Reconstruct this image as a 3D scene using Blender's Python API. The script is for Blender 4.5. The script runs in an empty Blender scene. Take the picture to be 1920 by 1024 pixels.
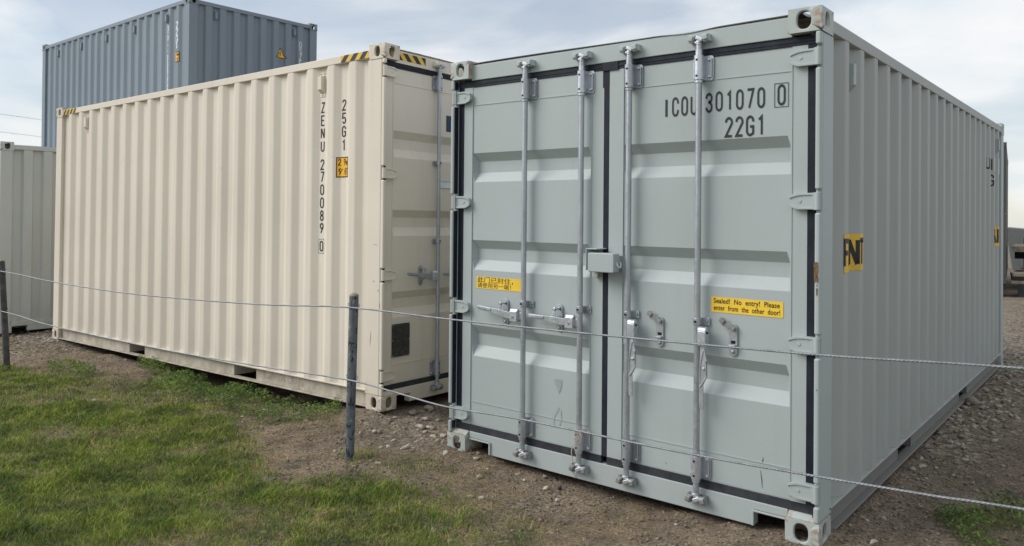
import bpy, bmesh, math, random
import numpy as np
from mathutils import Matrix, Vector

random.seed(7)
rng = np.random.default_rng(11)
SC = bpy.context.scene
COL = SC.collection
PI = math.pi

# ------------------------------------------------------------------ camera
cam_data = bpy.data.cameras.new('camera')
cam = bpy.data.objects.new('camera', cam_data)
COL.objects.link(cam)
cam.location = (3.6459, -3.8025, 1.5809)
cam.rotation_euler = (1.5792991, -0.0090317, 0.6832252)
cam_data.sensor_width = 36.0
cam_data.lens = 1464.2 / 1920 * 36
cam_data.shift_x = -1.54 / 1920
cam_data.shift_y = -123.3 / 1920
cam_data.clip_start = 0.05
cam_data.clip_end = 3000
cam_data.dof.use_dof = True
cam_data.dof.focus_distance = 5.6
cam_data.dof.aperture_fstop = 5.0
SC.camera = cam

# ------------------------------------------------------------------ sky + sun
SUN_EL = math.radians(38)
SUN_DIR = Vector((-0.74, -0.67, 0)).normalized()          # towards the sun, horizontally
world = bpy.data.worlds.new('World')
SC.world = world
world.use_nodes = True
wt = world.node_tree
for n in list(wt.nodes):
    wt.nodes.remove(n)


def W(kind, **kw):
    n = wt.nodes.new(kind)
    for k, v in kw.items():
        setattr(n, k, v)
    return n


wout = W('ShaderNodeOutputWorld')
wbg = W('ShaderNodeBackground')
wbg.inputs['Strength'].default_value = 0.1
sky = W('ShaderNodeTexSky', sky_type='NISHITA')
sky.sun_disc = False
sky.sun_elevation = SUN_EL
sky.sun_rotation = math.atan2(SUN_DIR.x, SUN_DIR.y)
sky.air_density = 1.0
sky.dust_density = 0.3
sky.ozone_density = 2.5
tc = W('ShaderNodeTexCoord')
sep = W('ShaderNodeSeparateXYZ')
wt.links.new(tc.outputs['Generated'], sep.inputs[0])
# cloud layer: direction divided by height gives a flat overhead deck in perspective
zden = W('ShaderNodeMath', operation='ADD'); zden.inputs[1].default_value = 0.22
zmax = W('ShaderNodeMath', operation='MAXIMUM'); zmax.inputs[1].default_value = 0.0
wt.links.new(sep.outputs['Z'], zmax.inputs[0]); wt.links.new(zmax.outputs[0], zden.inputs[0])
dx = W('ShaderNodeMath', operation='DIVIDE'); dy = W('ShaderNodeMath', operation='DIVIDE')
wt.links.new(sep.outputs['X'], dx.inputs[0]); wt.links.new(zden.outputs[0], dx.inputs[1])
wt.links.new(sep.outputs['Y'], dy.inputs[0]); wt.links.new(zden.outputs[0], dy.inputs[1])
cmb = W('ShaderNodeCombineXYZ')
wt.links.new(dx.outputs[0], cmb.inputs[0]); wt.links.new(dy.outputs[0], cmb.inputs[1])
mp = W('ShaderNodeMapping'); mp.inputs['Location'].default_value = (3.1, 1.7, 0.4)
wt.links.new(cmb.outputs[0], mp.inputs[0])
n1 = W('ShaderNodeTexNoise'); n1.inputs['Scale'].default_value = 0.85; n1.inputs['Detail'].default_value = 7; n1.inputs['Roughness'].default_value = 0.52; n1.inputs['Distortion'].default_value = 0.5
n2 = W('ShaderNodeTexNoise'); n2.inputs['Scale'].default_value = 2.3; n2.inputs['Detail'].default_value = 6; n2.inputs['Roughness'].default_value = 0.5; n2.inputs['Distortion'].default_value = 0.3
mpc = W('ShaderNodeMapping'); mpc.inputs['Location'].default_value = (0.3, 5.0, 0.5)
wt.links.new(cmb.outputs[0], mpc.inputs[0])
wt.links.new(mpc.outputs[0], n1.inputs['Vector'])
wt.links.new(mp.outputs[0], n2.inputs['Vector'])
ramp = W('ShaderNodeValToRGB')          # cloud brightness
ramp.color_ramp.elements[0].position = 0.38; ramp.color_ramp.elements[0].color = (7.3, 8.0, 8.6, 1)
ramp.color_ramp.elements[1].position = 0.60; ramp.color_ramp.elements[1].color = (8.9, 9.0, 9.15, 1)
wt.links.new(n2.outputs[0], ramp.inputs[0])
cov = W('ShaderNodeValToRGB')           # cloud cover
cov.color_ramp.elements[0].position = 0.41; cov.color_ramp.elements[0].color = (0.42, 0.42, 0.42, 1)
cov.color_ramp.elements[1].position = 0.56; cov.color_ramp.elements[1].color = (1, 1, 1, 1)
wt.links.new(n1.outputs[0], cov.inputs[0])
mix = W('ShaderNodeMix', data_type='RGBA')
wt.links.new(cov.outputs[0], mix.inputs['Factor'])
wt.links.new(sky.outputs[0], mix.inputs['A'])
wt.links.new(ramp.outputs[0], mix.inputs['B'])
# slightly warmer, brighter cloud low over the horizon
hz = W('ShaderNodeMapRange'); hz.inputs['From Min'].default_value = 0.30; hz.inputs['From Max'].default_value = 0.02
hz.inputs['To Min'].default_value = 0.0; hz.inputs['To Max'].default_value = 0.30
wt.links.new(sep.outputs['Z'], hz.inputs['Value'])
mix2 = W('ShaderNodeMix', data_type='RGBA')
wt.links.new(hz.outputs[0], mix2.inputs['Factor'])
wt.links.new(mix.outputs['Result'], mix2.inputs['A'])
mix2.inputs['B'].default_value = (9.3, 9.15, 8.65, 1)
wt.links.new(mix2.outputs['Result'], wbg.inputs['Color'])
wt.links.new(wbg.outputs[0], wout.inputs[0])

sun_data = bpy.data.lights.new('sun', 'SUN')
sun_data.energy = 2.6
sun_data.angle = math.radians(38)
sun_data.color = (1.0, 0.955, 0.89)
sun = bpy.data.objects.new('sun', sun_data)
COL.objects.link(sun)
sdir = Vector((SUN_DIR.x * math.cos(SUN_EL), SUN_DIR.y * math.cos(SUN_EL), math.sin(SUN_EL)))
sun.rotation_euler = sdir.to_track_quat('Z', 'Y').to_euler()
sun.location = (0, -5, 12)

SC.view_settings.view_transform = 'Standard'
SC.view_settings.look = 'None'
SC.view_settings.exposure = 0.08
SC.view_settings.gamma = 1.0
SC.view_settings.use_curve_mapping = False

# ------------------------------------------------------------------ helpers


def lin(r, g, b):
    f = lambda c: (c / 255 / 12.92) if c / 255 <= 0.04045 else ((c / 255 + 0.055) / 1.055) ** 2.4
    return (f(r), f(g), f(b), 1)


class MB:
    """collects shapes into one mesh"""

    def __init__(s):
        s.v = []
        s.f = []

    def add(s, vs, fs, M=None):
        o = len(s.v)
        if M is not None:
            vs = [tuple(M @ Vector(p)) for p in vs]
        s.v += [tuple(p) for p in vs]
        s.f += [tuple(i + o for i in f) for f in fs]
        return s

    def box(s, x0, x1, y0, y1, z0, z1, M=None):
        vs = [(x, y, z) for x in (x0, x1) for y in (y0, y1) for z in (z0, z1)]
        return s.add(vs, [(0, 1, 3, 2), (4, 6, 7, 5), (0, 4, 5, 1), (2, 3, 7, 6), (0, 2, 6, 4), (1, 5, 7, 3)], M)

    def prism(s, pts, a, b, axis='y', M=None):
        """closed polygon pts (u,w) extruded between a and b on an axis (y: u=x w=z; x: u=y w=z; z: u=x w=y)"""
        n = len(pts)
        mk = {'y': lambda u, w, t: (u, t, w), 'x': lambda u, w, t: (t, u, w), 'z': lambda u, w, t: (u, w, t)}[axis]
        vs = [mk(u, w, a) for u, w in pts] + [mk(u, w, b) for u, w in pts]
        fs = [tuple(range(n)), tuple(range(2 * n - 1, n - 1, -1))] + [(i, i + n, (i + 1) % n + n, (i + 1) % n) for i in range(n)]
        return s.add(vs, fs, M)

    def cyl(s, p0, p1, r, n=14, r1=None, caps=True, M=None):
        p0, p1 = Vector(p0), Vector(p1)
        r1 = r if r1 is None else r1
        q = (p1 - p0).to_track_quat('Z', 'Y')
        vs = []
        for p, rr in ((p0, r), (p1, r1)):
            for i in range(n):
                a = 2 * PI * i / n
                vs.append(tuple(p + q @ Vector((rr * math.cos(a), rr * math.sin(a), 0))))
        fs = [(i, (i + 1) % n, (i + 1) % n + n, i + n) for i in range(n)]
        if caps:
            fs += [tuple(range(n - 1, -1, -1)), tuple(range(n, 2 * n))]
        return s.add(vs, fs, M)

    def tube(s, pts, r, n=8):
        pts = [Vector(p) for p in pts]
        vs = []
        up = Vector((0, 0, 1))
        for i, p in enumerate(pts):
            t = (pts[min(i + 1, len(pts) - 1)] - pts[max(i - 1, 0)]).normalized()
            a = t.cross(up)
            if a.length < 1e-3:
                a = t.cross(Vector((0, 1, 0)))
            a.normalize()
            b = a.cross(t)
            rr = r[i] if isinstance(r, (list, tuple)) else r
            for k in range(n):
                an = 2 * PI * k / n
                vs.append(tuple(p + a * rr * math.cos(an) + b * rr * math.sin(an)))
        m = len(pts)
        fs = [(i * n + k, i * n + (k + 1) % n, (i + 1) * n + (k + 1) % n, (i + 1) * n + k) for i in range(m - 1) for k in range(n)]
        fs += [tuple(range(n - 1, -1, -1)), tuple(range((m - 1) * n, m * n))]
        return s.add(vs, fs)

    def dome(s, c, r, h=None, axis=(0, -1, 0), n=10):
        """bolt head"""
        h = r * 0.6 if h is None else h
        c = Vector(c)
        ax = Vector(axis)
        s.cyl(c, c + ax * h * 0.6, r, n, caps=False)
        s.cyl(c + ax * h * 0.6, c + ax * h, r, n, r1=r * 0.55)
        return s


def mesh_from(name, v, f):
    me = bpy.data.meshes.new(name)
    me.from_pydata(v, [], f)
    me.validate()
    bm = bmesh.new(); bm.from_mesh(me)
    bmesh.ops.recalc_face_normals(bm, faces=bm.faces)
    bm.to_mesh(me); bm.free()
    return me


def obj(name, mb, mat, parent=None, bevel=0, smooth=False, seg=2, kind=None, label=None):
    me = mesh_from(name, mb.v, mb.f) if isinstance(mb, MB) else mb
    me.materials.clear()
    me.materials.append(mat)
    o = bpy.data.objects.new(name, me)
    COL.objects.link(o)
    if parent is not None:
        o.parent = parent
    if smooth:
        for p in me.polygons:
            p.use_smooth = True
        md = o.modifiers.new('weighted', 'WEIGHTED_NORMAL') if bevel else None
        if not bevel:
            me.set_sharp_from_angle(angle=math.radians(38))
    if bevel:
        b = o.modifiers.new('bevel', 'BEVEL')
        b.width = bevel; b.segments = seg; b.limit_method = 'ANGLE'; b.angle_limit = math.radians(40)
        if smooth:
            o.modifiers.move(1, 0)
            o.modifiers[1].keep_sharp = False
    if kind:
        o['kind'] = kind
    if label:
        o['label'] = label
    return o


def thing(name, label, cat, M=None, loc=None, group=None):
    o = bpy.data.objects.new(name, None)
    o.empty_display_size = 0.2
    COL.objects.link(o)
    if M is not None:
        o.matrix_world = M
    if loc is not None:
        o.location = loc
    o['label'] = label; o['category'] = cat
    if group:
        o['group'] = group
    return o


def tag(o, label, cat, group=None):
    o['label'] = label; o['category'] = cat
    if group:
        o['group'] = group
    return o


# ------------------------------------------------------------------ materials
class NT:
    def __init__(s, name):
        s.m = bpy.data.materials.new(name)
        s.m.use_nodes = True
        s.t = s.m.node_tree
        s.b = s.t.nodes['Principled BSDF']
        s._tc = None

    def n(s, kind, ins=None, **kw):
        nd = s.t.nodes.new(kind)
        for k, v in kw.items():
            setattr(nd, k, v)
        for k, v in (ins or {}).items():
            if hasattr(v, 'bl_idname') or isinstance(v, bpy.types.NodeSocket):
                s.t.links.new(v, nd.inputs[k])
            else:
                nd.inputs[k].default_value = v
        return nd

    def link(s, a, b):
        s.t.links.new(a, b)

    def tc(s):
        if s._tc is None:
            s._tc = s.t.nodes.new('ShaderNodeTexCoord')
        return s._tc

    def map(s, scale=(1, 1, 1), loc=(0, 0, 0), src='Object'):
        return s.n('ShaderNodeMapping', {'Vector': s.tc().outputs[src], 'Scale': scale, 'Location': loc}).outputs[0]

    def noise(s, vec, scale, detail=4, rough=0.55, dist=0):
        return s.n('ShaderNodeTexNoise', {'Vector': vec, 'Scale': scale, 'Detail': detail, 'Roughness': rough, 'Distortion': dist}).outputs[0]

    def ramp(s, fac, p0, c0, p1, c1):
        r = s.n('ShaderNodeValToRGB', {'Fac': fac})
        e = r.color_ramp.elements
        e[0].position = p0; e[1].position = p1
        e[0].color = c0 if isinstance(c0, tuple) else (c0, c0, c0, 1)
        e[1].color = c1 if isinstance(c1, tuple) else (c1, c1, c1, 1)
        return r.outputs[0]

    def mix(s, fac, a, b, blend='MIX'):
        m = s.n('ShaderNodeMix', data_type='RGBA', blend_type=blend)
        for k, v in (('Factor', fac), ('A', a), ('B', b)):
            if isinstance(v, bpy.types.NodeSocket):
                s.link(v, m.inputs[k])
            else:
                m.inputs[k].default_value = v
        return m.outputs['Result']

    def math(s, op, a, b=0.0, clamp=False):
        m = s.n('ShaderNodeMath', operation=op, use_clamp=clamp)
        for i, v in enumerate((a, b)):
            if isinstance(v, bpy.types.NodeSocket):
                s.link(v, m.inputs[i])
            else:
                m.inputs[i].default_value = v
        return m.outputs[0]

    def bump(s, h, strength, dist=0.01, prev=None):
        bnode = s.n('ShaderNodeBump', {'Height': h, 'Strength': strength, 'Distance': dist})
        if prev is not None:
            s.link(prev, bnode.inputs['Normal'])
        return bnode.outputs[0]

    def done(s, color=None, rough=None, metal=0.0, normal=None, spec=0.5):
        for k, v in (('Base Color', color), ('Roughness', rough), ('Metallic', metal), ('Normal', normal), ('Specular IOR Level', spec)):
            if v is None:
                continue
            if isinstance(v, bpy.types.NodeSocket):
                s.link(v, s.b.inputs[k])
            else:
                s.b.inputs[k].default_value = v
        return s.m


def paint(name, col, dirt=(0.25, 0.21, 0.16, 1), wear=0.25, rough=0.5, low=0.0, seed=0.0, rust=0.0, spec=0.35, edge=0.0):
    """sprayed steel paint: broad tone drift, rain streaks, fine specks, splashed dirt near the ground, chips"""
    t = NT(name)
    v = t.map(loc=(seed, seed * 0.7, 0))
    big = t.noise(v, 0.9, 3, 0.5)
    streak = t.noise(t.map((9, 9, 0.5), (seed, 0, 0)), 1.0, 5, 0.6)
    c = t.mix(t.ramp(big, 0.3, 0.0, 0.7, 1.0), tuple(x * 0.95 for x in col[:3]) + (1,), tuple(min(1, x * 1.04) for x in col[:3]) + (1,))
    sf = t.math('MULTIPLY', t.ramp(streak, 0.55, 0.0, 0.85, 1.0), wear)
    c = t.mix(sf, c, tuple(a * 0.45 + b * 0.45 for a, b in zip(col[:3], dirt[:3])) + (1,))
    fine = t.noise(v, 60, 3, 0.6)
    c = t.mix(t.math('MULTIPLY', t.ramp(fine, 0.66, 0.0, 0.74, 1.0), wear * 0.7), c, dirt)
    # dark scuffs
    sc = t.noise(t.map((3, 3, 14), (seed * 2, 1, 3)), 1.6, 6, 0.7, 0.4)
    c = t.mix(t.math('MULTIPLY', t.ramp(sc, 0.68, 0.0, 0.74, 1.0), wear * 0.5), c, (0.12, 0.11, 0.10, 1))
    if low:
        z = t.n('ShaderNodeSeparateXYZ', {0: t.tc().outputs['Object']}).outputs['Z']
        lowm = t.n('ShaderNodeMapRange', {'Value': z, 'From Min': 0.42, 'From Max': 0.0, 'To Min': 0.0, 'To Max': 1.0}).outputs[0]
        sp = t.noise(t.map((1, 1, 0.6)), 7, 6, 0.7)
        c = t.mix(t.math('MULTIPLY', t.math('MULTIPLY', lowm, t.ramp(sp, 0.38, 0.0, 0.75, 1.0)), low), c, dirt)
    if rust:
        r1 = t.noise(v, 5.5, 7, 0.72, 0.3)
        rm = t.ramp(r1, 0.70 - rust * 0.1, 0.0, 0.73 - rust * 0.1, 1.0)
        c = t.mix(rm, c, t.mix(t.noise(v, 40, 3), (0.12, 0.06, 0.03, 1), (0.34, 0.25, 0.16, 1)))
    if edge:
        pt = t.n('ShaderNodeNewGeometry').outputs['Pointiness']
        en = t.noise(v, 14, 6, 0.7)
        em = t.math('MULTIPLY', t.ramp(pt, 0.52, 0.0, 0.60, 1.0), t.ramp(en, 0.62 - edge * 0.2, 0.0, 0.70 - edge * 0.2, 1.0))
        c = t.mix(em, c, t.mix(t.noise(v, 60, 3), (0.20, 0.12, 0.07, 1), (0.52, 0.41, 0.32, 1)))
    wav = t.noise(v, 2.2, 2, 0.4)
    nrm = t.bump(wav, 0.22, 0.02)
    nrm = t.bump(t.noise(v, 420, 2, 0.5), 0.05, 0.002, nrm)
    rg = t.math('ADD', t.math('MULTIPLY', big, 0.18), rough - 0.09)
    return t.done(c, rg, 0.0, nrm, spec)


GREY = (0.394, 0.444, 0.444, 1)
BEIGE = (0.700, 0.640, 0.545, 1)
BLUE = (0.195, 0.238, 0.280, 1)
M_grey = paint('grey_paint', GREY, wear=0.26, low=0.18, seed=3)
M_grey_side_shaded = paint('grey_paint_side_shade', (0.368, 0.392, 0.378, 1), wear=0.4, low=0.45, seed=9, rough=0.55)  # same grey paint, dirtier, with the side's shade put into the base colour
M_grey_cast = paint('grey_casting_paint', (0.42, 0.47, 0.455, 1), wear=0.3, low=0.3, seed=5, rust=0.35, edge=0.8)
M_grey_rail = paint('dusty_grey_rail', (0.19, 0.195, 0.185, 1), wear=0.5, low=0.6, seed=2, rough=0.7)
M_beige = paint('beige_paint', BEIGE, dirt=(0.3, 0.25, 0.19, 1), wear=0.34, low=0.25, seed=14)
M_beige_cast = paint('beige_casting_paint', (0.62, 0.56, 0.46, 1), dirt=(0.22, 0.18, 0.14, 1), wear=0.7, low=0.4, seed=21, rust=0.5, edge=0.5)
M_beige_rail = paint('dirty_beige_rail', (0.52, 0.475, 0.39, 1), dirt=(0.17, 0.14, 0.11, 1), wear=0.9, low=0.9, seed=25, rough=0.7)
M_blue = paint('blue_grey_paint', BLUE, wear=0.2, seed=31, rough=0.45)
M_blue_cast = paint('blue_casting_paint', (0.17, 0.21, 0.23, 1), wear=0.5, seed=33, rust=0.4, edge=0.6)
M_pale = paint('pale_grey_paint', (0.52, 0.54, 0.515, 1), wear=0.35, low=0.5, seed=41)
M_brown = paint('brown_paint', (0.062, 0.062, 0.060, 1), wear=0.6, seed=51, rust=0.5)


def galvanised(name, base=(0.46, 0.49, 0.52, 1), metal=0.75, rough=0.42, dull=0.3):
    t = NT(name)
    v = t.map()
    sp = t.n('ShaderNodeTexVoronoi', {'Vector': v, 'Scale': 70.0}).outputs['Color']
    g = t.n('ShaderNodeSeparateColor', {0: sp}).outputs[0]
    cl = t.noise(t.map((6, 6, 1.5)), 3, 5, 0.6)
    c = t.mix(t.ramp(cl, 0.35, 0.0, 0.7, 1.0), base, tuple(x * (1 - dull) for x in base[:3]) + (1,))
    c = t.mix(t.math('MULTIPLY', g, 0.22), c, tuple(min(1, x * 1.35) for x in base[:3]) + (1,))
    return t.done(c, t.math('ADD', t.math('MULTIPLY', g, 0.12), rough), metal, t.bump(t.noise(v, 90, 3), 0.06, 0.002))


M_galv = galvanised('galvanised_steel')
M_galv_bright = galvanised('bright_zinc_steel', (0.56, 0.59, 0.63, 1), 0.7, 0.33, 0.15)
M_galv_dull = galvanised('dull_zinc_steel', (0.36, 0.37, 0.36, 1), 0.7, 0.5, 0.4)
M_cable = galvanised('steel_cable', (0.30, 0.32, 0.34, 1), 0.55, 0.45, 0.4)


def simple(name, col, rough=0.5, metal=0.0, bumps=0.0, var=0.12, scale=25, spec=0.4):
    t = NT(name)
    v = t.map()
    n = t.noise(v, scale, 4, 0.6)
    c = t.mix(t.ramp(n, 0.3, 0.0, 0.7, 1.0), tuple(x * (1 - var) for x in col[:3]) + (1,), tuple(min(1, x * (1 + var)) for x in col[:3]) + (1,))
    nr = t.bump(t.noise(v, scale * 3, 3), bumps, 0.004) if bumps else None
    return t.done(c, rough, metal, nr, spec)


def rubber():
    t = NT('gasket_rubber')
    v = t.map()
    n = t.noise(t.map((4, 4, 2)), 3, 6, 0.65)
    c = t.mix(t.ramp(n, 0.4, 0.0, 0.75, 1.0), (0.007, 0.011, 0.019, 1), (0.022, 0.030, 0.044, 1))
    z = t.n('ShaderNodeSeparateXYZ', {0: t.tc().outputs['Object']}).outputs['Z']
    lowm = t.n('ShaderNodeMapRange', {'Value': z, 'From Min': 0.32, 'From Max': 0.12, 'To Min': 0.0, 'To Max': 1.0}).outputs[0]
    dn = t.noise(v, 9, 6, 0.7)
    c = t.mix(t.math('MULTIPLY', lowm, t.ramp(dn, 0.35, 0.05, 0.7, 0.55)), c, (0.12, 0.115, 0.11, 1))
    return t.done(c, 0.62, 0, t.bump(n, 0.2, 0.005), 0.3)


M_rubber = rubber()
M_ink = simple('dark_lettering', (0.018, 0.022, 0.030, 1), 0.5, var=0.2)
M_white_ink = simple('white_lettering', (0.62, 0.68, 0.73, 1), 0.6)
M_yellow = simple('yellow_sticker', (0.84, 0.56, 0.045, 1), 0.45, var=0.06, scale=8)
M_yellow_side = simple('faded_yellow_sticker', (0.72, 0.47, 0.05, 1), 0.5, var=0.1, scale=8)
M_orange = simple('amber_sticker', (0.84, 0.45, 0.02, 1), 0.45, var=0.05, scale=8)
M_black = simple('black_print', (0.016, 0.016, 0.018, 1), 0.5)
M_white = simple('white_sticker', (0.68, 0.74, 0.76, 1), 0.4)
M_navy = simple('navy_sticker', (0.012, 0.035, 0.08, 1), 0.4)
M_dark_plate = simple('dark_plate', (0.085, 0.085, 0.075, 1), 0.45, 0.5, 0.15, 0.3, 12)
M_plate_text = simple('plate_etching', (0.02, 0.02, 0.018, 1), 0.6)
M_chip = simple('rusty_chipped_steel', (0.16, 0.10, 0.045, 1), 0.8, bumps=0.5, var=0.6, scale=60)
M_stain = simple('damp_stain', (0.315, 0.368, 0.378, 1), 0.5, var=0.10, scale=8)
M_stain2 = simple('faint_scuff', (0.365, 0.415, 0.410, 1), 0.5, var=0.03)
M_marker = simple('faded_marker', (0.22, 0.20, 0.165, 1), 0.8, var=0.3)
M_hole = simple('dark_hole', (0.01, 0.01, 0.01, 1), 0.9)
M_twine = simple('frayed_twine', (0.52, 0.42, 0.33, 1), 0.9, var=0.25, scale=80)
M_timber = simple('weathered_timber', (0.42, 0.35, 0.26, 1), 0.8, bumps=0.3, var=0.35, scale=6)
M_trailer = simple('dark_trailer_steel', (0.03, 0.033, 0.04, 1), 0.6)
M_bluep = simple('blue_trailer_paint', (0.03, 0.07, 0.18, 1), 0.5)
M_tyre = simple('tyre_rubber', (0.02, 0.02, 0.02, 1), 0.8)
M_roofm = simple('shed_grey_cladding', (0.115, 0.125, 0.125, 1), 0.6)
M_wire_line = simple('power_cable', (0.30, 0.33, 0.38, 1), 0.7)


def post_mat():
    t = NT('flaking_blue_post_paint')
    v = t.map()
    base = t.mix(t.ramp(t.noise(t.map((12, 12, 2)), 2, 5), 0.3, 0.0, 0.7, 1.0), (0.075, 0.092, 0.108, 1), (0.15, 0.175, 0.19, 1))
    fl = t.noise(t.map((26, 26, 10)), 1.5, 6, 0.7, 0.5)
    c = t.mix(t.ramp(fl, 0.545, 0.0, 0.575, 1.0), base, (0.012, 0.014, 0.022, 1))
    f2 = t.noise(t.map((30, 30, 16), (3, 4, 5)), 1.5, 6, 0.7)
    c = t.mix(t.ramp(f2, 0.60, 0.0, 0.64, 1.0), c, (0.30, 0.28, 0.23, 1))
    return t.done(c, 0.65, 0.1, t.bump(fl, 0.4, 0.004))


M_post = post_mat()
M_cap = simple('post_cap_weathered', (0.28, 0.22, 0.16, 1), 0.8, bumps=0.4, var=0.4, scale=60)

# ------------------------------------------------------------------ stroke lettering (stencil style container characters)


def arc(cx, cy, rx, ry, a0, a1, n=7):
    return [(cx + rx * math.cos(math.radians(a0 + (a1 - a0) * i / n)), cy + ry * math.sin(math.radians(a0 + (a1 - a0) * i / n))) for i in range(n + 1)]


w_ = 0.44; h_ = w_ / 2; q_ = 0.24
GL = {
    'I': [[(h_, 0), (h_, 1)]],
    '1': [[(0.08, 0.80), (0.27, 0.97), (0.27, 0)]],
    'O': [arc(h_, 1 - q_, h_, q_, 0, 180) + arc(h_, q_, h_, q_, 180, 360) + ['closed']],
    'C': [[(w_, 0.68)] + arc(h_, 1 - q_, h_, q_, 0, 180) + arc(h_, q_, h_, q_, 180, 360) + [(w_, 0.32)]],
    'G': [[(w_, 0.72)] + arc(h_, 1 - q_, h_, q_, 0, 180) + arc(h_, q_, h_, q_, 180, 300) + [(w_, 0.10), (w_, 0.46), (h_, 0.46)]],
    'U': [[(0, 1)] + arc(h_, q_, h_, q_, 180, 360) + [(w_, 1)]],
    '2': [arc(h_, 1 - q_, h_, q_, 180, -15) + [(0.0, 0.0), (w_, 0.0)]],
    '3': [[(0, 0.74)] + arc(h_, 1 - q_, h_, q_, 175, -50) + [(0.17, 0.54)], [(0.17, 0.54)] + arc(h_, q_ + 0.02, h_, q_ + 0.02, 55, -175)],
    '5': [[(w_, 1), (0.03, 1), (0.0, 0.52)] + arc(h_, 0.29, h_, 0.29, 120, -160)],
    '6': [[(w_, 0.76)] + arc(h_, 1 - q_, h_, q_, 20, 180) + arc(h_, q_, h_, q_, 180, 360) + arc(h_, 0.36, h_, 0.2, 0, 165)],
    '7': [[(0, 1), (w_, 1), (0.13, 0)]],
    '8': [arc(h_, 0.77, h_ * 0.92, 0.23, -90, 270) + ['closed'], arc(h_, 0.27, h_, 0.27, 90, 450) + ['closed']],
    '9': [arc(h_, 0.72, h_, 0.28, 0, 360) + ['closed'], [(w_ * 0.97, 0.62), (0.10, 0.0)]],
    '4': [[(0.34, 0), (0.34, 1), (0.0, 0.3), (w_, 0.3)]],
    'Z': [[(0, 1), (w_, 1), (0, 0), (w_, 0)]],
    'E': [[(w_, 1), (0, 1), (0, 0), (w_, 0)], [(0, 0.52), (w_ * 0.85, 0.52)]],
    'F': [[(w_, 1), (0, 1), (0, 0)], [(0, 0.52), (w_ * 0.85, 0.52)]],
    'N': [[(0, 0), (0, 1)], [(0.02, 1), (w_ - 0.02, 0)], [(w_, 0), (w_, 1)]],
    'D': [[(0, 0), (0, 1), (h_, 1)] + arc(h_, 0.72, h_, 0.28, 90, 0) + arc(h_, 0.28, h_, 0.28, 0, -90) + [(0, 0)]],
    'S': [[(w_, 0.76)] + arc(h_, 1 - q_, h_, q_, 20, 190) + [(0.06, 0.60), (w_ - 0.06, 0.42)] + arc(h_, q_, h_, q_, -10, -170)],
    'R': [[(0, 0), (0, 1), (h_, 1)] + arc(h_, 0.75, h_, 0.25, 90, -90) + [(0, 0.5)], [(h_, 0.5), (w_, 0)]],
    'T': [[(h_, 0), (h_, 1)], [(0, 1), (w_, 1)]],
    'A': [[(0, 0), (h_, 1), (w_, 0)], [(0.09, 0.36), (w_ - 0.09, 0.36)]],
    'M': [[(0, 0), (0, 1), (h_, 0.4), (w_, 1), (w_, 0)]],
    'm': [[(0, 0), (0, 0.62)], arc(h_ * 0.5, 0.45, h_ * 0.5, 0.17, 180, 0) + [(h_, 0)], arc(h_ * 1.5, 0.45, h_ * 0.5, 0.17, 180, 0) + [(w_, 0)]],
    '.': [[(0.05, 0.0), (0.05, 0.09)]],
    "'": [[(0.1, 1.0), (0.1, 0.8)]],
    '"': [[(0.05, 1.0), (0.05, 0.8)], [(0.25, 1.0), (0.25, 0.8)]],
}
GL['0'] = GL['O']


def ribbon(pts, t):
    """thick polyline -> (verts2d, quads)"""
    closed = pts[-1] == 'closed'
    if closed:
        pts = pts[:-1]
    P = []
    for p in pts:
        if not P or (abs(p[0] - P[-1][0]) + abs(p[1] - P[-1][1])) > 1e-4:
            P.append(p)
    if closed and abs(P[0][0] - P[-1][0]) + abs(P[0][1] - P[-1][1]) < 1e-4:
        P.pop()
    n = len(P)
    V = []
    for i in range(n):
        a = P[i - 1] if (i > 0 or closed) else None
        b = P[(i + 1) % n] if (i < n - 1 or closed) else None
        p = P[i]
        def nrm(u, v):
            dx_, dy_ = v[0] - u[0], v[1] - u[1]
            l = math.hypot(dx_, dy_)
            return (-dy_ / l, dx_ / l)
        if a and b:
            n0, n1_ = nrm(a, p), nrm(p, b)
            mx, my = n0[0] + n1_[0], n0[1] + n1_[1]
            l = math.hypot(mx, my)
            if l < 1e-3:
                mx, my, l = n0[0], n0[1], 1
            mx, my = mx / l, my / l
            k = 1 / max(0.45, mx * n0[0] + my * n0[1])
        else:
            mx, my = nrm(a, p) if a else nrm(p, b)
            k = 1
        V.append((p[0] + mx * t / 2 * k, p[1] + my * t / 2 * k))
        V.append((p[0] - mx * t / 2 * k, p[1] - my * t / 2 * k))
    F = [(2 * i, 2 * i + 1, 2 * ((i + 1) % n) + 1, 2 * ((i + 1) % n)) for i in range(n if closed else n - 1)]
    return V, F


def text2d(chars, size, pitch, thick=0.135, wide=1.0, vertical=False, t_abs=None):
    """list of (verts2d, faces) for a run of characters; origin at first character's lower left (or centre when vertical)"""
    V, F = [], []
    k = 0
    for ch in chars:
        if ch != ' ':
            for st in GL[ch]:
                v, f = ribbon(st, thick)
                o = len(V)
                if vertical:
                    V += [((x - w_ / 2) * size * wide, (y - 0.5) * size - k * pitch) for x, y in v]
                else:
                    V += [(x * size * wide + k * pitch, y * size) for x, y in v]
                F += [tuple(i + o for i in q) for q in f]
        k += 1
    return V, F


def frame2d(x0, x1, y0, y1, t):
    return ribbon([(x0, y0), (x1, y0), (x1, y1), (x0, y1), 'closed'], t)


def merge2d(*ps):
    V, F = [], []
    for v, f in ps:
        o = len(V)
        V += list(v); F += [tuple(i + o for i in q) for q in f]
    return V, F


def shift2d(p, dx_, dy_):
    return [(x + dx_, y + dy_) for x, y in p[0]], p[1]


def rect2d(x0, x1, y0, y1):
    return [(x0, y0), (x1, y0), (x1, y1), (x0, y1)], [(0, 1, 2, 3)]


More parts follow.
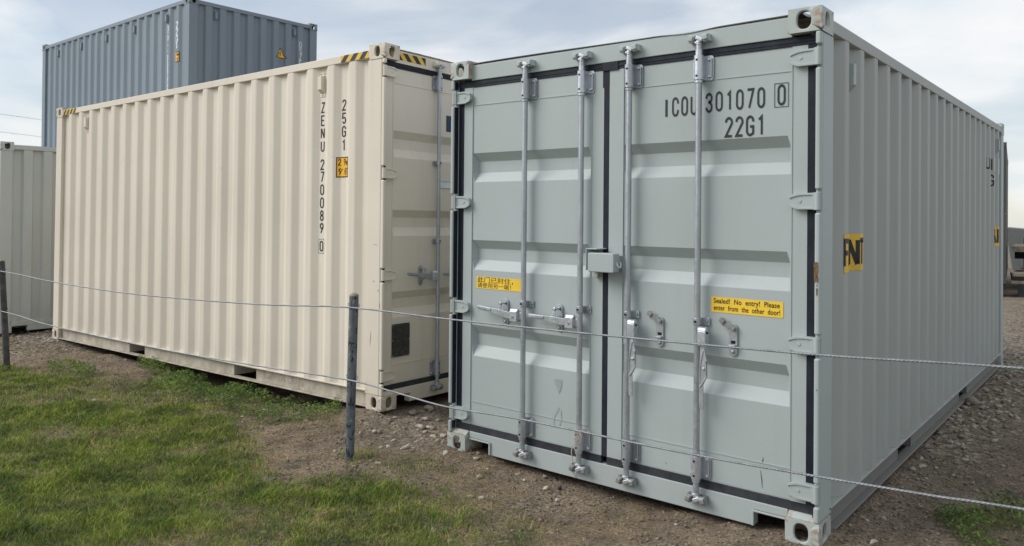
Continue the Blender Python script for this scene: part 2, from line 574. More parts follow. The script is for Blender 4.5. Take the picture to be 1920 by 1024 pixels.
def font2d(txt, size, sx=1.0, spacing=1.0, bold=0.0):
    cu = bpy.data.curves.new('txt', 'FONT')
    cu.body = txt
    cu.size = size
    cu.space_line = 0.95
    cu.space_character = spacing
    cu.offset = bold
    o = bpy.data.objects.new('txt', cu)
    COL.objects.link(o)
    bpy.context.view_layer.update()
    me = bpy.data.meshes.new_from_object(o.evaluated_get(bpy.context.evaluated_depsgraph_get()))
    V = [(v.co.x * sx, v.co.y) for v in me.vertices]
    F = [tuple(p.vertices) for p in me.polygons]
    bpy.data.objects.remove(o); bpy.data.curves.remove(cu); bpy.data.meshes.remove(me)
    return V, F


def drape(shape, breaks, fn):
    """cut a flat (u,w) shape at u=breaks and lift each point with fn(u,w)->xyz"""
    V, F = shape
    bm = bmesh.new()
    vs = [bm.verts.new((x, y, 0)) for x, y in V]
    for f in F:
        try:
            bm.faces.new([vs[i] for i in f])
        except ValueError:
            pass
    lo = min(x for x, _ in V); hi = max(x for x, _ in V)
    for b in breaks:
        if lo < b < hi:
            g = bm.verts[:] + bm.edges[:] + bm.faces[:]
            bmesh.ops.bisect_plane(bm, geom=g, plane_co=(b, 0, 0), plane_no=(1, 0, 0))
    for v in bm.verts:
        v.co = Vector(fn(v.co.x, v.co.y))
    me = bpy.data.meshes.new('decal')
    bm.to_mesh(me); bm.free()
    return me


# ------------------------------------------------------------------ container builder
CW, CL = 2.438, 6.058


class Side:
    """vertical corrugation of a long side; s = start of the first outer flat"""

    def __init__(s, s0, n=20, pitch=0.278, outer=0.072, ramp_=0.068, inner=0.07, depth=0.036, y0=0.10, y1=CL - 0.10, inset=0.006):
        s.pts = []
        s.inset = inset
        s.pts.append((y0, 0.0))
        s.pts.append((s0 - pitch + outer, 0.0))
        for k in range(n + 1):
            st = s0 + (k - 1) * pitch
            a = st + outer
            s.pts += [(a, 0.0), (a + ramp_, depth)]
            if k == n:
                s.pts += [(y1, depth)]
            else:
                s.pts += [(a + ramp_ + inner, depth), (st + pitch, 0.0)]
        P = []
        for p in s.pts:
            if not P or p[0] - P[-1][0] > 1e-4:
                P.append(p)
        s.pts = P

    def d(s, y):
        P = s.pts
        if y <= P[0][0]:
            return P[0][1]
        for (a, da), (b, db) in zip(P, P[1:]):
            if y <= b:
                return da + (db - da) * (y - a) / (b - a)
        return P[-1][1]

    def breaks(s):
        return [p[0] for p in s.pts]

    def chamfered(s, c=0.007):
        P = s.pts
        out = [P[0]]
        for i in range(1, len(P) - 1):
            (a, da), (b, db), (e, de) = P[i - 1], P[i], P[i + 1]
            l0 = math.hypot(b - a, db - da); l1 = math.hypot(e - b, de - db)
            cc = min(c, l0 * 0.3, l1 * 0.3)
            out.append((b - (b - a) / l0 * cc, db - (db - da) / l0 * cc))
            out.append((b + (e - b) / l1 * cc, db + (de - db) / l1 * cc))
        out.append(P[-1])
        return out


def side_sheet(pr, x_of, z0, z1):
    mb = MB()
    P = pr.chamfered()
    rows = [z0, z1]
    vs = [(x_of(d), y, z) for z in rows for y, d in P]
    n = len(P)
    fs = [(i, i + 1, i + 1 + n, i + n) for i in range(n - 1)]
    return mb.add(vs, fs)


def casting(mb, cx, sx, cy, sy, cz, sz, lx=0.162, ly=0.178, lz=0.118):
    """hollow corner fitting with holes; cx.. outer corner, s* = direction inwards"""
    def P(u, v, w):
        return (cx + sx * u, cy + sy * v, cz + sz * w)
    N = 28

    def face(mk, a1, b1, ca, cb, ra, rb, cell):
        """rect 0..a1 x 0..b1 with an oblong hole; mk(a,b,depth)"""
        hole, outer = [], []
        corners = [(0, 0), (a1, 0), (a1, b1), (0, b1)]
        angs = sorted([2 * PI * i / N for i in range(N)] + [math.atan2(b - cb, a - ca) % (2 * PI) for a, b in corners])
        for t in angs:
            c_, s_ = math.cos(t), math.sin(t)
            k = 1 / ((abs(c_) / ra) ** 2.6 + (abs(s_) / rb) ** 2.6) ** (1 / 2.6)
            hole.append((ca + c_ * k, cb + s_ * k))
            ts = []
            if c_ > 1e-9: ts.append((a1 - ca) / c_)
            if c_ < -1e-9: ts.append(-ca / c_)
            if s_ > 1e-9: ts.append((b1 - cb) / s_)
            if s_ < -1e-9: ts.append(-cb / s_)
            tt = min(ts)
            outer.append((ca + c_ * tt, cb + s_ * tt))
        n = len(angs)
        vs = [mk(a, b, 0) for a, b in outer] + [mk(a, b, 0) for a, b in hole] + [mk(a, b, 0.016) for a, b in hole]
        fs = [(i, (i + 1) % n, (i + 1) % n + n, i + n) for i in range(n)] + [(i + n, (i + 1) % n + n, (i + 1) % n + 2 * n, i + 2 * n) for i in range(n)]
        mb.add(vs, fs)
    # end face (outward y) and side face (outward x)
    face(lambda a, b, d: P(a, d, b), lx, lz, lx * 0.53, lz * 0.5, 0.034, 0.043, 0)
    face(lambda a, b, d: P(d, a, b), ly, lz, ly * 0.5, lz * 0.5, 0.030, 0.041, 0)
    # the remaining faces
    q = [((0, 0, lz), (lx, 0, lz), (lx, ly, lz), (0, ly, lz)), ((lx, 0, 0), (lx, ly, 0), (lx, ly, lz), (lx, 0, lz)),
         ((0, ly, 0), (lx, ly, 0), (lx, ly, lz), (0, ly, lz))]
    for f in q:
        mb.add([P(*p) for p in f], [(0, 1, 2, 3)])
    face(lambda a, b, d: P(a, b, d), lx, ly, lx * 0.5, ly * 0.5, 0.03, 0.058, 0)
    return mb


def weld_verts(o):
    bm = bmesh.new(); bm.from_mesh(o.data)
    bmesh.ops.remove_doubles(bm, verts=bm.verts, dist=0.0008)
    bmesh.ops.recalc_face_normals(bm, faces=bm.faces)
    bm.to_mesh(o.data); bm.free()


def container(name, label, M, H, mats, s0=0.352, depth=0.036, front='door', door=None, vents=(), group='shipping containers', pockets=True, detail=True):
    """local frame: end wall at y=0, x 0..CW, length +y, z 0..H"""
    mp_, mc, mr, ms = mats        # paint, casting, bottom rail, side
    root = thing(name, label, 'shipping container', M=M, group=group)
    zt = H - 0.036
    # corner castings
    for cx, sx in ((0, 1), (CW, -1)):
        for cy, sy in ((0, 1), (CL, -1)):
            for cz, sz in ((0, 1), (H, -1)):
                mb = MB()
                casting(mb, cx, sx, cy, sy, cz, sz)
                o = obj('corner_casting', mb, mc, root, bevel=0.007, smooth=True, seg=3)
                weld_verts(o)
    pr = Side(s0, depth=depth)
    # long sides
    for sgn in (0, 1):
        X = (lambda d, s=sgn: (0.006 + d) if s == 0 else (CW - 0.006 - d))
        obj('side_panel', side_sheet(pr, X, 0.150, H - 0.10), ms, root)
        a, b = sorted((X(0.0) if sgn == 0 else X(0.0), X(0.055)))
        # top rail, a square tube between the castings
        xa, xb = (0.003, 0.062) if sgn == 0 else (CW - 0.062, CW - 0.003)
        mb = MB().box(xa, xb, 0.165, CL - 0.165, H - 0.100, zt)
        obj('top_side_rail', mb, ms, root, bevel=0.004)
        # bottom rail: channel with flanges out, web set back, openings for forks
        f0, f1 = (0.004, 0.07) if sgn == 0 else (CW - 0.07, CW - 0.004)
        w0, w1 = (0.044, 0.052) if sgn == 0 else (CW - 0.052, CW - 0.044)
        mb = MB()
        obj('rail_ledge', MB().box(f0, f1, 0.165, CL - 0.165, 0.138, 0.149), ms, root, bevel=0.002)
        mb.box(f0 if sgn == 0 else f0, f1, 0.17, CL - 0.17, 0.012, 0.022)
        pk = [(1.69, 2.05), (3.79, 4.15)]
        if sgn == 0:
            pk = [(1.73, 2.09), (3.80, 4.14)]
        cuts = [0.17] + [v for p in pk for v in p] + [CL - 0.17]
        for i in range(0, len(cuts), 2):
            mb.box(w0, w1, cuts[i], cuts[i + 1], 0.0225, 0.1375)
        for p0, p1 in pk:
            mb.box(w0, w1, p0, p1, 0.118, 0.1375)
        obj('bottom_side_rail', mb, mr, root, bevel=0.002)
        if detail:
            for p0, p1 in pk:
                for q0, q1 in ((p0 - 0.006, p0 - 0.001), (p1 + 0.001, p1 + 0.006)):
                    mb = MB()
                    mb.box(w1 + 0.001 if sgn == 0 else w0 - 0.6, w1 + 0.6 if sgn == 0 else w0 - 0.001, q0, q1, 0.023, 0.118)
                    obj('pocket_wall', mb, mr, root)
    # roof and floor
    P = []
    y = 0.10
    while y < CL - 0.15:
        P += [(y, H - 0.028), (y + 0.09, H - 0.028), (y + 0.11, H - 0.046), (y + 0.19, H - 0.046)]
        y += 0.21
    P.append((CL - 0.10, H - 0.028))
    mb = MB()
    n = len(P)
    mb.add([(x, yy, zz) for x in (0.05, CW - 0.05) for yy, zz in P], [(i, i + 1, i + 1 + n, i + n) for i in range(n - 1)])
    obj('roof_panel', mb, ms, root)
    obj('floor', MB().box(0.06, CW - 0.06, 0.08, CL - 0.08, 0.125, 0.137), mr, root)
    # cross members under the floor
    for k in range(14 if detail else 0):
        yy = 0.35 + k * 0.41
        mb = MB()
        if any(p0 - 0.05 < yy < p1 + 0.05 for p0, p1 in ((1.69, 2.15), (3.79, 4.15))):
            continue
        mb.box(0.055, CW - 0.055, yy, yy + 0.045, 0.02, 0.124)
        obj('cross_member', mb, mr, root)

    # ---- ends
    for end in (0, 1):
        E = (lambda y: y) if end == 0 else (lambda y: CL - y)
        isdoor = front == 'door' and end == 0
        def bx(mb, x0, x1, y0, y1, z0, z1):
            a_, b_ = sorted((E(y0), E(y1)))
            return mb.box(x0, x1, a_, b_, z0, z1)
        if not isdoor:
            # corner posts
            for sgn in (0, 1):
                mb = MB()
                x0, x1 = (0.004, 0.15) if sgn == 0 else (CW - 0.15, CW - 0.004)
                bx(mb, x0, x1, 0.004, 0.165 if end == 0 else 0.16, 0.118, H - 0.118)
                obj('corner_post', mb, mp_, root, bevel=0.006, smooth=True)
            # end wall corrugation
            pts = [(0.14, 0.03)]
            x = 0.29
            for k in range(8):
                xs = x + k * 0.2497
                pts += [(xs - 0.022, 0.052), (xs, 0.010), (xs + 0.108, 0.010), (xs + 0.130, 0.052)]
            pts[0] = (0.14, 0.052)
            pts.append((CW - 0.14, 0.052))
            mb = MB()
            n = len(pts)
            mb.add([(px, E(d), z) for z in (0.145, H - 0.10) for px, d in pts], [(i, i + 1, i + 1 + n, i + n) for i in range(n - 1)])
            obj('end_panel', mb, mp_, root)
            mb = MB(); bx(mb, 0.155, CW - 0.155, 0.006, 0.066, H - 0.098, zt)
            obj('top_end_rail', mb, mp_, root, bevel=0.004)
            mb = MB(); bx(mb, 0.155, CW - 0.155, 0.004, 0.07, 0.085, 0.150)
            for q in ((0.36, 1.04), (1.04, 1.40), (1.40, CW - 0.36)):
                bx(mb, q[0] + 0.0005, q[1] - 0.0005, 0.004, 0.07, 0.012, 0.0845)
            obj('bottom_end_rail', mb, mp_, root, bevel=0.003)
        else:
            hz_ = door['hinges']
            # corner posts: heavy post set back, thin front lip interrupted at each hinge
            for sgn in (0, 1):
                mx = (lambda x, s=sgn: x if s == 0 else CW - x)
                def bb(mb, x0, x1, y0, y1, z0, z1):
                    a_, b_ = sorted((mx(x0), mx(x1)))
                    return mb.box(a_, b_, y0, y1, z0, z1)
                mb = MB()
                bb(mb, 0.004, 0.036, 0.036, 0.20, 0.118, H - 0.118)
                bb(mb, 0.036, 0.075, 0.060, 0.12, 0.118, H - 0.118)
                cuts = [0.1185] + [v for z in hz_ for v in (z - 0.056, z + 0.056)] + [H - 0.1185]
                for i in range(0, len(cuts), 2):
                    bb(mb, 0.003, 0.030, 0.001, 0.0362, cuts[i], cuts[i + 1])
                obj('corner_post', mb, mp_, root, bevel=0.009, smooth=True, seg=3)
            # header and sill, both set back between the castings
            mb = MB()
            mb.prism([(0.038, H - 0.128), (0.038, H - 0.030), (0.052, H - 0.018), (0.10, H - 0.018), (0.10, H - 0.128)], 0.155, CW - 0.155, 'x')
            obj('door_header', mb, mp_, root, bevel=0.003)
            lip = MB()
            xs = np.linspace(0.168, CW - 0.168, 60)
            zz = H - 0.0165 + 0.0035 * np.sin(xs * 3.1) + np.where(abs(xs - 1.72) < 0.2, -0.010 * np.cos((xs - 1.72) * 7.8) ** 2, 0)
            vs = []
            for xx, z in zip(xs, zz):
                vs += [(xx, 0.034, z - 0.004), (xx, 0.034, z), (xx, 0.060, z), (xx, 0.060, z - 0.004)]
            fs = []
            for i in range(len(xs) - 1):
                for k in range(4):
                    fs.append((i * 4 + k, i * 4 + (k + 1) % 4, i * 4 + 4 + (k + 1) % 4, i * 4 + 4 + k))
            lip.add(vs, fs)
            obj('roof_edge_lip', lip, M_grey_rail if H < 2.7 else mc, root)
            mb = MB()
            mb.prism([(0.163, 0.1005), (0.345, 0.1005), (0.345, 0.018), (CW - 0.335, 0.018), (CW - 0.335, 0.1005), (CW - 0.163, 0.1005), (CW - 0.163, 0.142), (0.163, 0.142)], 0.040, 0.10, 'y')
            obj('door_sill', mb, mp_, root, bevel=0.004)
            for x0, x1, e in ((0.170, 0.345, 1), (CW - 0.335, CW - 0.170, 0)):      # turned edges of the two lashing notches
                mb = MB()
                mb.box(x0, x1, 0.028, 0.0395, 0.092, 0.102)
                if e:
                    mb.box(x1 - 0.004, x1 + 0.009, 0.0275, 0.0397, 0.022, 0.102)
                else:
                    mb.box(x0 - 0.009, x0 + 0.004, 0.0275, 0.0397, 0.022, 0.102)
                obj('notch_edging', mb, mp_, root, bevel=0.003)
            for sgn in (0, 1):    # sloped weld plates above the lower castings
                mx = (lambda x, s=sgn: x if s == 0 else CW - x)
                mb = MB()
                a_, b_ = sorted((mx(0.030), mx(0.158)))
                mb.prism([(0.012, 0.1185), (0.0395, 0.142), (0.06, 0.142), (0.06, 0.1185)], a_, b_, 'x')
                obj('weld_plate', mb, mc, root, bevel=0.003)
            doors(root, H, mp_, door)
    # vents high on the sides
    for side, yv, zc in vents:
        dd = pr.d(yv) + 0.006
        if side == 'x0':
            fn = lambda u, v, w: (dd - w, yv + u, zc + v)
        elif side == 'x1':
            fn = lambda u, v, w: (CW - dd + w, yv + u, zc + v)
        else:
            fn = lambda u, v, w: (yv + u, 0.052 - w, zc + v)
        mb = MB()
        def bq(u0, u1, v0, v1, w0, w1):
            vs = [fn(u, v, w) for u in (u0, u1) for v in (v0, v1) for w in (w0, w1)]
            mb.add(vs, [(0, 1, 3, 2), (4, 6, 7, 5), (0, 4, 5, 1), (2, 3, 7, 6), (0, 2, 6, 4), (1, 5, 7, 3)])
        bq(-0.034, 0.034, -0.105, 0.105, 0.0005, 0.004)
        # hood with slanted ends
        vs = [fn(-0.024, -0.078, 0.003), fn(0.024, -0.078, 0.003), fn(0.024, 0.078, 0.003), fn(-0.024, 0.078, 0.003),
              fn(-0.024, -0.045, 0.042), fn(0.024, -0.045, 0.042), fn(0.024, 0.066, 0.042), fn(-0.024, 0.066, 0.042)]
        mb.add(vs, [(0, 1, 2, 3), (4, 5, 6, 7), (0, 1, 5, 4), (1, 2, 6, 5), (2, 3, 7, 6), (3, 0, 4, 7)])
        o = obj('vent', mb, mp_, root, bevel=0.003)
        mb = MB()
        for u, v in ((-0.02, 0.092), (0.02, 0.092), (0.0, -0.092)):
            c = Vector(fn(u, v, 0.004)); ax = Vector(fn(0, 0, 1)) - Vector(fn(0, 0, 0))
            mb.dome(c, 0.007, 0.004, ax, 8)
        obj('vent_screws', mb, M_galv_dull, o)
    return root, pr


DS = 0.052      # y of the door skin


def doors(root, H, mpaint, D):
    ztop = H - 0.172; zbot = 0.186
    seam0, seam1 = 1.188, 1.226
    panels = [(D.get('px0', 0.160), 1.105, D.get('edge', 0.086), seam0), (1.320, CW - 0.156, seam1, CW - 0.080)]
    for di, (px0, px1, dx0, dx1) in enumerate(panels):
        # door skin with pressed horizontal corrugations
        mb = MB()
        prof = [(ztop - 0.004, 0)]
        for zc, hh in D['corr']:
            prof += [(zc + hh, 0), (zc + hh * 0.42, 0.042), (zc - hh * 0.34, 0.042), (zc - hh, 0)]
        prof.append((zbot + 0.004, 0))
        P2 = []
        for i, (z, d) in enumerate(prof):
            P2.append((z, d))
        n = len(P2)
        # the pressings taper in at both ends
        e = 0.020
        cols = [(px0 - 0.01, 0.0), (px0 + 0.003, 0.0), (px0 + 0.003 + e, 1.0), (px1 - 0.003 - e, 1.0), (px1 - 0.003, 0.0), (px1 + 0.01, 0.0)]
        vs = [(x, DS + d * k, z) for x, k in cols for z, d in P2]
        fs = [(c * n + i, c * n + i + 1, (c + 1) * n + i + 1, (c + 1) * n + i) for c in range(len(cols) - 1) for i in range(n - 1)]
        mb.add(vs, fs)
        # back skin + frame of the leaf
        mb.box(dx0, dx1, DS + 0.045, DS + 0.05, zbot, ztop)
        mb.box(dx0, px0, DS - 0.003, DS + 0.04, zbot, ztop)
        mb.box(px1, dx1, DS - 0.003, DS + 0.04, zbot, ztop)
        mb.box(px0 + 0.0005, px1 - 0.0005, DS + 0.0005, DS + 0.04, ztop - 0.003, ztop)
        mb.box(px0 + 0.0005, px1 - 0.0005, DS + 0.0005, DS + 0.04, zbot, zbot + 0.003)
        d = obj('door', mb, mpaint, root, label=D['labels'][di])
        # weld beads framing the pressed panel
        mb = MB()
        zw1, zw0 = H - 0.294, 0.338
        for zz in (zw1, zw0):
            mb.box(px0 + 0.004, px1 - 0.004, DS - 0.0035, DS + 0.001, zz, zz + 0.0045)
        for xx in (px0 - 0.002, px1 - 0.003):
            mb.box(xx, xx + 0.005, DS - 0.0065, DS - 0.001, zbot + 0.02, zw1 + 0.05)
        obj('weld_bead', mb, mpaint, d)
        # gasket: proud rubber lip all round the leaf
        g = MB()
        gx0 = dx0 - (dx0 - 0.038 if di == 0 else 0.0)
        gx1 = dx1 + (0.042 if di == 1 else 0.0)
        g.box(gx0, gx1, DS - 0.006, DS + 0.02, ztop + 0.001, H - 0.1285)
        g.box(gx0, gx1, DS - 0.006, DS + 0.02, 0.1425, zbot - 0.001)
        mxg = (lambda x: x) if di == 0 else (lambda x: CW - x)
        zc_ = [0.143] + [v for z in D['hinges'] for v in (z - 0.058, z + 0.058)] + [H - 0.129]
        for q in range(0, len(zc_) if D.get('liner', 1) else 0, 2):      # lip of the seal lying on the return of the post
            a_, b_ = sorted((mxg(0.0305), mxg(0.0355)))
            g.box(a_, b_, 0.010, DS - 0.0045, zc_[q], zc_[q + 1])
        if di == 0:
            g.box(0.0365, dx0 - 0.001, DS - 0.002, DS + 0.02, zbot - 0.0009, ztop + 0.0009)
            g.box(dx1 + 0.001, seam1 - 0.001, DS - 0.004, DS + 0.02, zbot - 0.0009, ztop + 0.0009)
            g.box(dx1 - 0.008, seam1 + 0.06, DS - 0.012, DS - 0.0065, ztop - 0.004, H - 0.115)
            g.box(dx1 - 0.008, seam1 - 0.001, DS - 0.0045, DS - 0.0035, ztop - 0.10, ztop - 0.0042)
        else:
            g.box(dx1 + 0.001, CW - 0.0365, DS - 0.002, DS + 0.02, zbot - 0.0009, ztop + 0.0009)
        # fine ridges along the top and bottom gasket
        for zz in (ztop + 0.016,):
            g.box(gx0, gx1, DS - 0.0085, DS - 0.0062, zz, zz + 0.014)
        obj('gasket', g, M_rubber, d, bevel=0.002)
        # hinges
        for zh in D['hinges']:
            hinge(d, di, zh, mpaint)
        # locking bars
        for bi, xb in enumerate((0.635, 1.058) if di == 0 else (1.380, 1.803)):
            lockbar(root, d, xb, H, D, di, bi)


def hinge(d, di, zh, mpaint):
    mx = (lambda x: x) if di == 0 else (lambda x: CW - x)
    mb = MB()
    # tapering cast blade, from barrel to door face
    def plate(outline, y0, y1):
        mb.prism([(mx(x), zh + z) for x, z in outline], y0, y1, 'y')
    body = [(0.018, -0.037), (0.088, -0.037), (0.118, -0.031), (0.150, -0.022), (0.158, -0.012), (0.158, 0.014), (0.150, 0.025), (0.118, 0.034), (0.088, 0.037), (0.018, 0.037)]
    plate([(x, z * 1.08) for x, z in body], 0.0225, DS - 0.0035)
    # raised ribs along both edges
    up = [(0.03, 0.029), (0.09, 0.029), (0.120, 0.026), (0.150, 0.017), (0.158, 0.012), (0.160, 0.020), (0.150, 0.029), (0.118, 0.040), (0.03, 0.040)]
    plate(up, 0.0165, 0.0224)
    plate([(x, -z) for x, z in up], 0.0165, 0.0224)
    o = obj('hinge', mb, mpaint, d, bevel=0.004, smooth=True)
    k = MB()
    k.cyl((mx(0.021), 0.018, zh - 0.042), (mx(0.021), 0.018, zh + 0.042), 0.0145, 18)
    k.box(*sorted((mx(0.021), mx(0.040))), 0.008, 0.034, zh - 0.0415, zh + 0.0415)
    k.cyl((mx(0.108), 0.0227, zh), (mx(0.108), 0.0195, zh), 0.009, 14)
    k.box(*sorted((mx(0.040), mx(0.052))), 0.020, 0.0365, zh - 0.0400, zh + 0.0400)
    # joined to the same casting
    me2 = mesh_from('hinge', mb.v + k.v, mb.f + [tuple(i + len(mb.v) for i in f) for f in k.f])
    me2.materials.append(mpaint)
    o.data = me2
    for p in me2.polygons:
        p.use_smooth = False
    o.modifiers.remove(o.modifiers[1])
    o.modifiers[0].width = 0.003


def lockbar(root, d, xb, H, D, di, bi):
    yb = 0.008
    zt_, zb_ = H - 0.098, 0.112
    mb = MB()
    mb.cyl((xb, yb, zb_), (xb, yb, zt_), 0.0165, 18)
    bar = obj('locking_bar', mb, M_galv, d, smooth=True)

    def bracket(zc, hh):
        b = MB()
        b.cyl((xb, yb, zc - hh), (xb, yb, zc + hh), 0.0265, 20)
        b.cyl((xb, yb, zc - hh - 0.016), (xb, yb, zc - hh - 0.002), 0.0215, 18)
        b.cyl((xb, yb, zc + hh + 0.002), (xb, yb, zc + hh + 0.03), 0.019, 16)
        # saddle plate with rounded corners, standing on the door skin
        r = 0.014
        o = []
        for cx_, cz_, a0 in ((0.066 - r, hh * 1.02 - r, 0), (-0.048 + r, hh * 1.02 - r, 90), (-0.048 + r, -hh * 1.02 + r, 180), (0.066 - r, -hh * 1.02 + r, 270)):
            o += [(xb + cx_ + r * math.cos(math.radians(a0 + t)), zc + cz_ + r * math.sin(math.radians(a0 + t))) for t in (0, 30, 60, 90)]
        b.prism(o, DS - 0.010, DS - 0.0045, 'y')
        b.box(xb - 0.022, xb + 0.022, yb, DS - 0.011, zc - hh * 0.98, zc + hh * 0.98)
        b.cyl((xb + 0.056, DS - 0.017, zc - hh * 0.8), (xb + 0.056, DS - 0.017, zc + hh * 0.8), 0.004, 8)
        for u in (-0.038, 0.044):
            for v in (-0.045, 0.045):
                b.dome((xb + u, DS - 0.010, zc + v), 0.0105, 0.013, (0, -1, 0), 12)
        o_ = obj('bar_bracket', b, M_galv_bright if bi else M_galv, d, smooth=True)
        return o_

    def holes(zs):
        for z in zs:
            obj('bolt_hole', MB().cyl((xb - 0.001, yb - 0.0205, z), (xb - 0.001, yb - 0.0274, z), 0.0062, 10), M_hole, bar)
    bracket(H - 0.230, 0.064)
    bracket(0.256, 0.058)
    hs = [H - 0.230 + 0.04, H - 0.230 - 0.045, 0.256 + 0.038, 0.256 - 0.038]
    # guides part-way up
    for zg in D['guides']:
        b = MB()
        b.cyl((xb, yb, zg - 0.019), (xb, yb, zg + 0.019), 0.022, 16)
        b.box(xb + 0.012, xb + 0.056, DS - 0.014, DS - 0.0045, zg - 0.021, zg + 0.021)
        b.box(xb - 0.036, xb - 0.012, DS - 0.014, DS - 0.0045, zg - 0.019, zg + 0.019)
        b.box(xb - 0.018, xb + 0.018, yb, DS - 0.014, zg - 0.018, zg + 0.018)
        b.dome((xb + 0.042, DS - 0.014, zg), 0.008, 0.007, (0, -1, 0), 10)
        b.dome((xb - 0.029, DS - 0.014, zg), 0.007, 0.006, (0, -1, 0), 10)
        obj('bar_guide', b, M_galv, d, bevel=0.003, smooth=True)
        hs.append(zg)
    holes(hs)
    # cam and keeper at both ends
    for top in (1, 0):
        s = 1 if top else -1
        z0 = H - 0.098 if top else 0.112
        Z = lambda v: z0 + s * v
        b = MB()
        b.cyl((xb, yb, Z(-0.012)), (xb, yb, Z(0.022)), 0.0195, 12, r1=0.015)
        rot_ = Matrix.Translation((xb, yb, Z(0.024))) @ Matrix.Rotation(0.45 * s, 4, 'Y')
        b.box(-0.012, 0.030, -0.022, 0.012, -0.011, 0.011, rot_)
        rot2 = Matrix.Translation((xb + 0.010, yb - 0.004, Z(0.006))) @ Matrix.Rotation(-0.3 * s, 4, 'Y')
        b.box(-0.030, 0.034, -0.014, 0.014, -0.007, 0.008, rot2)
        obj('bar_cam', b, M_galv_bright if not top else M_galv, bar, bevel=0.004, smooth=True)
        k = MB()
        pm = mpaint_for(root)
        for u, rr in ((-0.040, 0.25), (0.042, -0.2)):
            rk = Matrix.Translation((xb + u, 0.018, Z(0.022))) @ Matrix.Rotation(rr, 4, 'Y')
            k.box(-0.016, 0.016, -0.026, 0.021, -0.020, 0.021, rk)
            k.box(-0.013, 0.013, -0.036, -0.026, -0.012, 0.016, rk)
        k.box(xb - 0.050, xb + 0.056, 0.030, 0.0375, Z(0.0) if s > 0 else Z(0.044), Z(0.044) if s > 0 else Z(0.0))
        obj('cam_keeper', k, pm if top else M_galv_dull, d, bevel=0.005, smooth=True)
    # handle
    hz_ = D['handle_z']
    hm = M_galv_bright
    if di == 1:
        hx = xb + 0.042
        b = MB()
        b.box(hx - 0.024, hx + 0.022, -0.030, 0.018, hz_ - 0.050, hz_ + 0.030)
        b.cyl((hx - 0.024, -0.008, hz_ + 0.030), (hx + 0.022, -0.008, hz_ + 0.030), 0.021, 14)
        b.box(xb - 0.006, hx, -0.006, 0.014, hz_ - 0.03, hz_ + 0.025)
        obj('handle_hub', b, hm, bar, bevel=0.004, smooth=True)
        b = MB()
        out = [(-0.010, -0.045), (0.012, -0.045), (0.012, -0.070), (0.026, -0.125), (0.028, -0.205), (0.006, -0.250), (0.008, -0.365), (0.004, -0.374), (-0.012, -0.374), (-0.016, -0.362), (-0.016, -0.240), (-0.014, -0.150)]
        b.prism([(hx + u, hz_ + v) for u, v in out], -0.020, -0.012, 'y')
        rim = [(-0.006, -0.075), (-0.015, -0.150), (-0.010, -0.235), (0.026, -0.200), (0.026, -0.13)]
        b.tube([(hx + u, -0.022, hz_ + v) for u, v in ((0.024, -0.12), (0.027, -0.205), (0.000, -0.248), (-0.013, -0.262))], 0.0045, 8)
        b.tube([(hx + u, -0.022, hz_ + v) for u, v in ((0.006, -0.07), (-0.010, -0.15), (-0.014, -0.24))], 0.003, 8)
        b.dome((hx + 0.010, -0.020, hz_ - 0.165), 0.008, 0.007)
        obj('handle', b, hm, bar, bevel=0.002, smooth=True)
        rx, rz = xb + 0.185, hz_ - 0.008
    else:
        hx = xb - 0.052
        b = MB()
        b.box(hx - 0.034, hx + 0.024, -0.028, 0.016, hz_ - 0.040, hz_ + 0.026)
        b.cyl((hx - 0.034, -0.006, hz_ + 0.026), (hx + 0.024, -0.006, hz_ + 0.026), 0.014, 14)
        b.box(hx + 0.01, xb + 0.006, -0.006, 0.014, hz_ - 0.03, hz_ + 0.02)
        b.dome((hx - 0.006, -0.028, hz_ - 0.01), 0.008, 0.005)
        obj('handle_hub', b, hm, bar, bevel=0.004, smooth=True)
        b = MB()
        rot_ = Matrix.Translation((hx - 0.03, -0.004, hz_ - 0.004)) @ Matrix.Rotation((0.07 if bi == 0 else 0.0), 4, 'Y')
        out = [(0.01, -0.024), (-0.05, -0.024), (-0.12, -0.014), (-0.165, -0.010), (-0.275, -0.002), (-0.288, 0.004), (-0.288, 0.020), (-0.275, 0.024), (-0.165, 0.020), (-0.12, 0.022), (-0.05, 0.018), (0.01, 0.018)]
        b.prism(out, -0.008, 0.001, 'y', rot_)
        b.box(-0.284, -0.17, -0.012, -0.008, 0.001, 0.019, rot_)
        obj('handle', b, M_galv, bar, bevel=0.003, smooth=True)
        rx, rz = xb - 0.170, hz_ + 0.004
    # retainer plate, catch and two bolts on the door skin
    b = MB()
    o = []
    for cz_, a0 in ((0.062, 0), (-0.062, 180)):
        o += [(rx + 0.022 * math.cos(math.radians(a0 + t)), rz + cz_ + 0.022 * math.sin(math.radians(a0 + t))) for t in range(0, 181, 20)]
    b.prism(o, DS - 0.011, DS - 0.0045, 'y')
    b.dome((rx, DS - 0.011, rz + 0.060), 0.011, 0.011)
    b.dome((rx, DS - 0.011, rz - 0.060), 0.010, 0.009)
    b.box(rx - 0.016, rx + 0.018, DS - 0.034, DS - 0.010, rz - 0.034, rz - 0.024)
    pl = obj('handle_retainer', b, M_galv, d, bevel=0.002, smooth=True)
    b = MB()
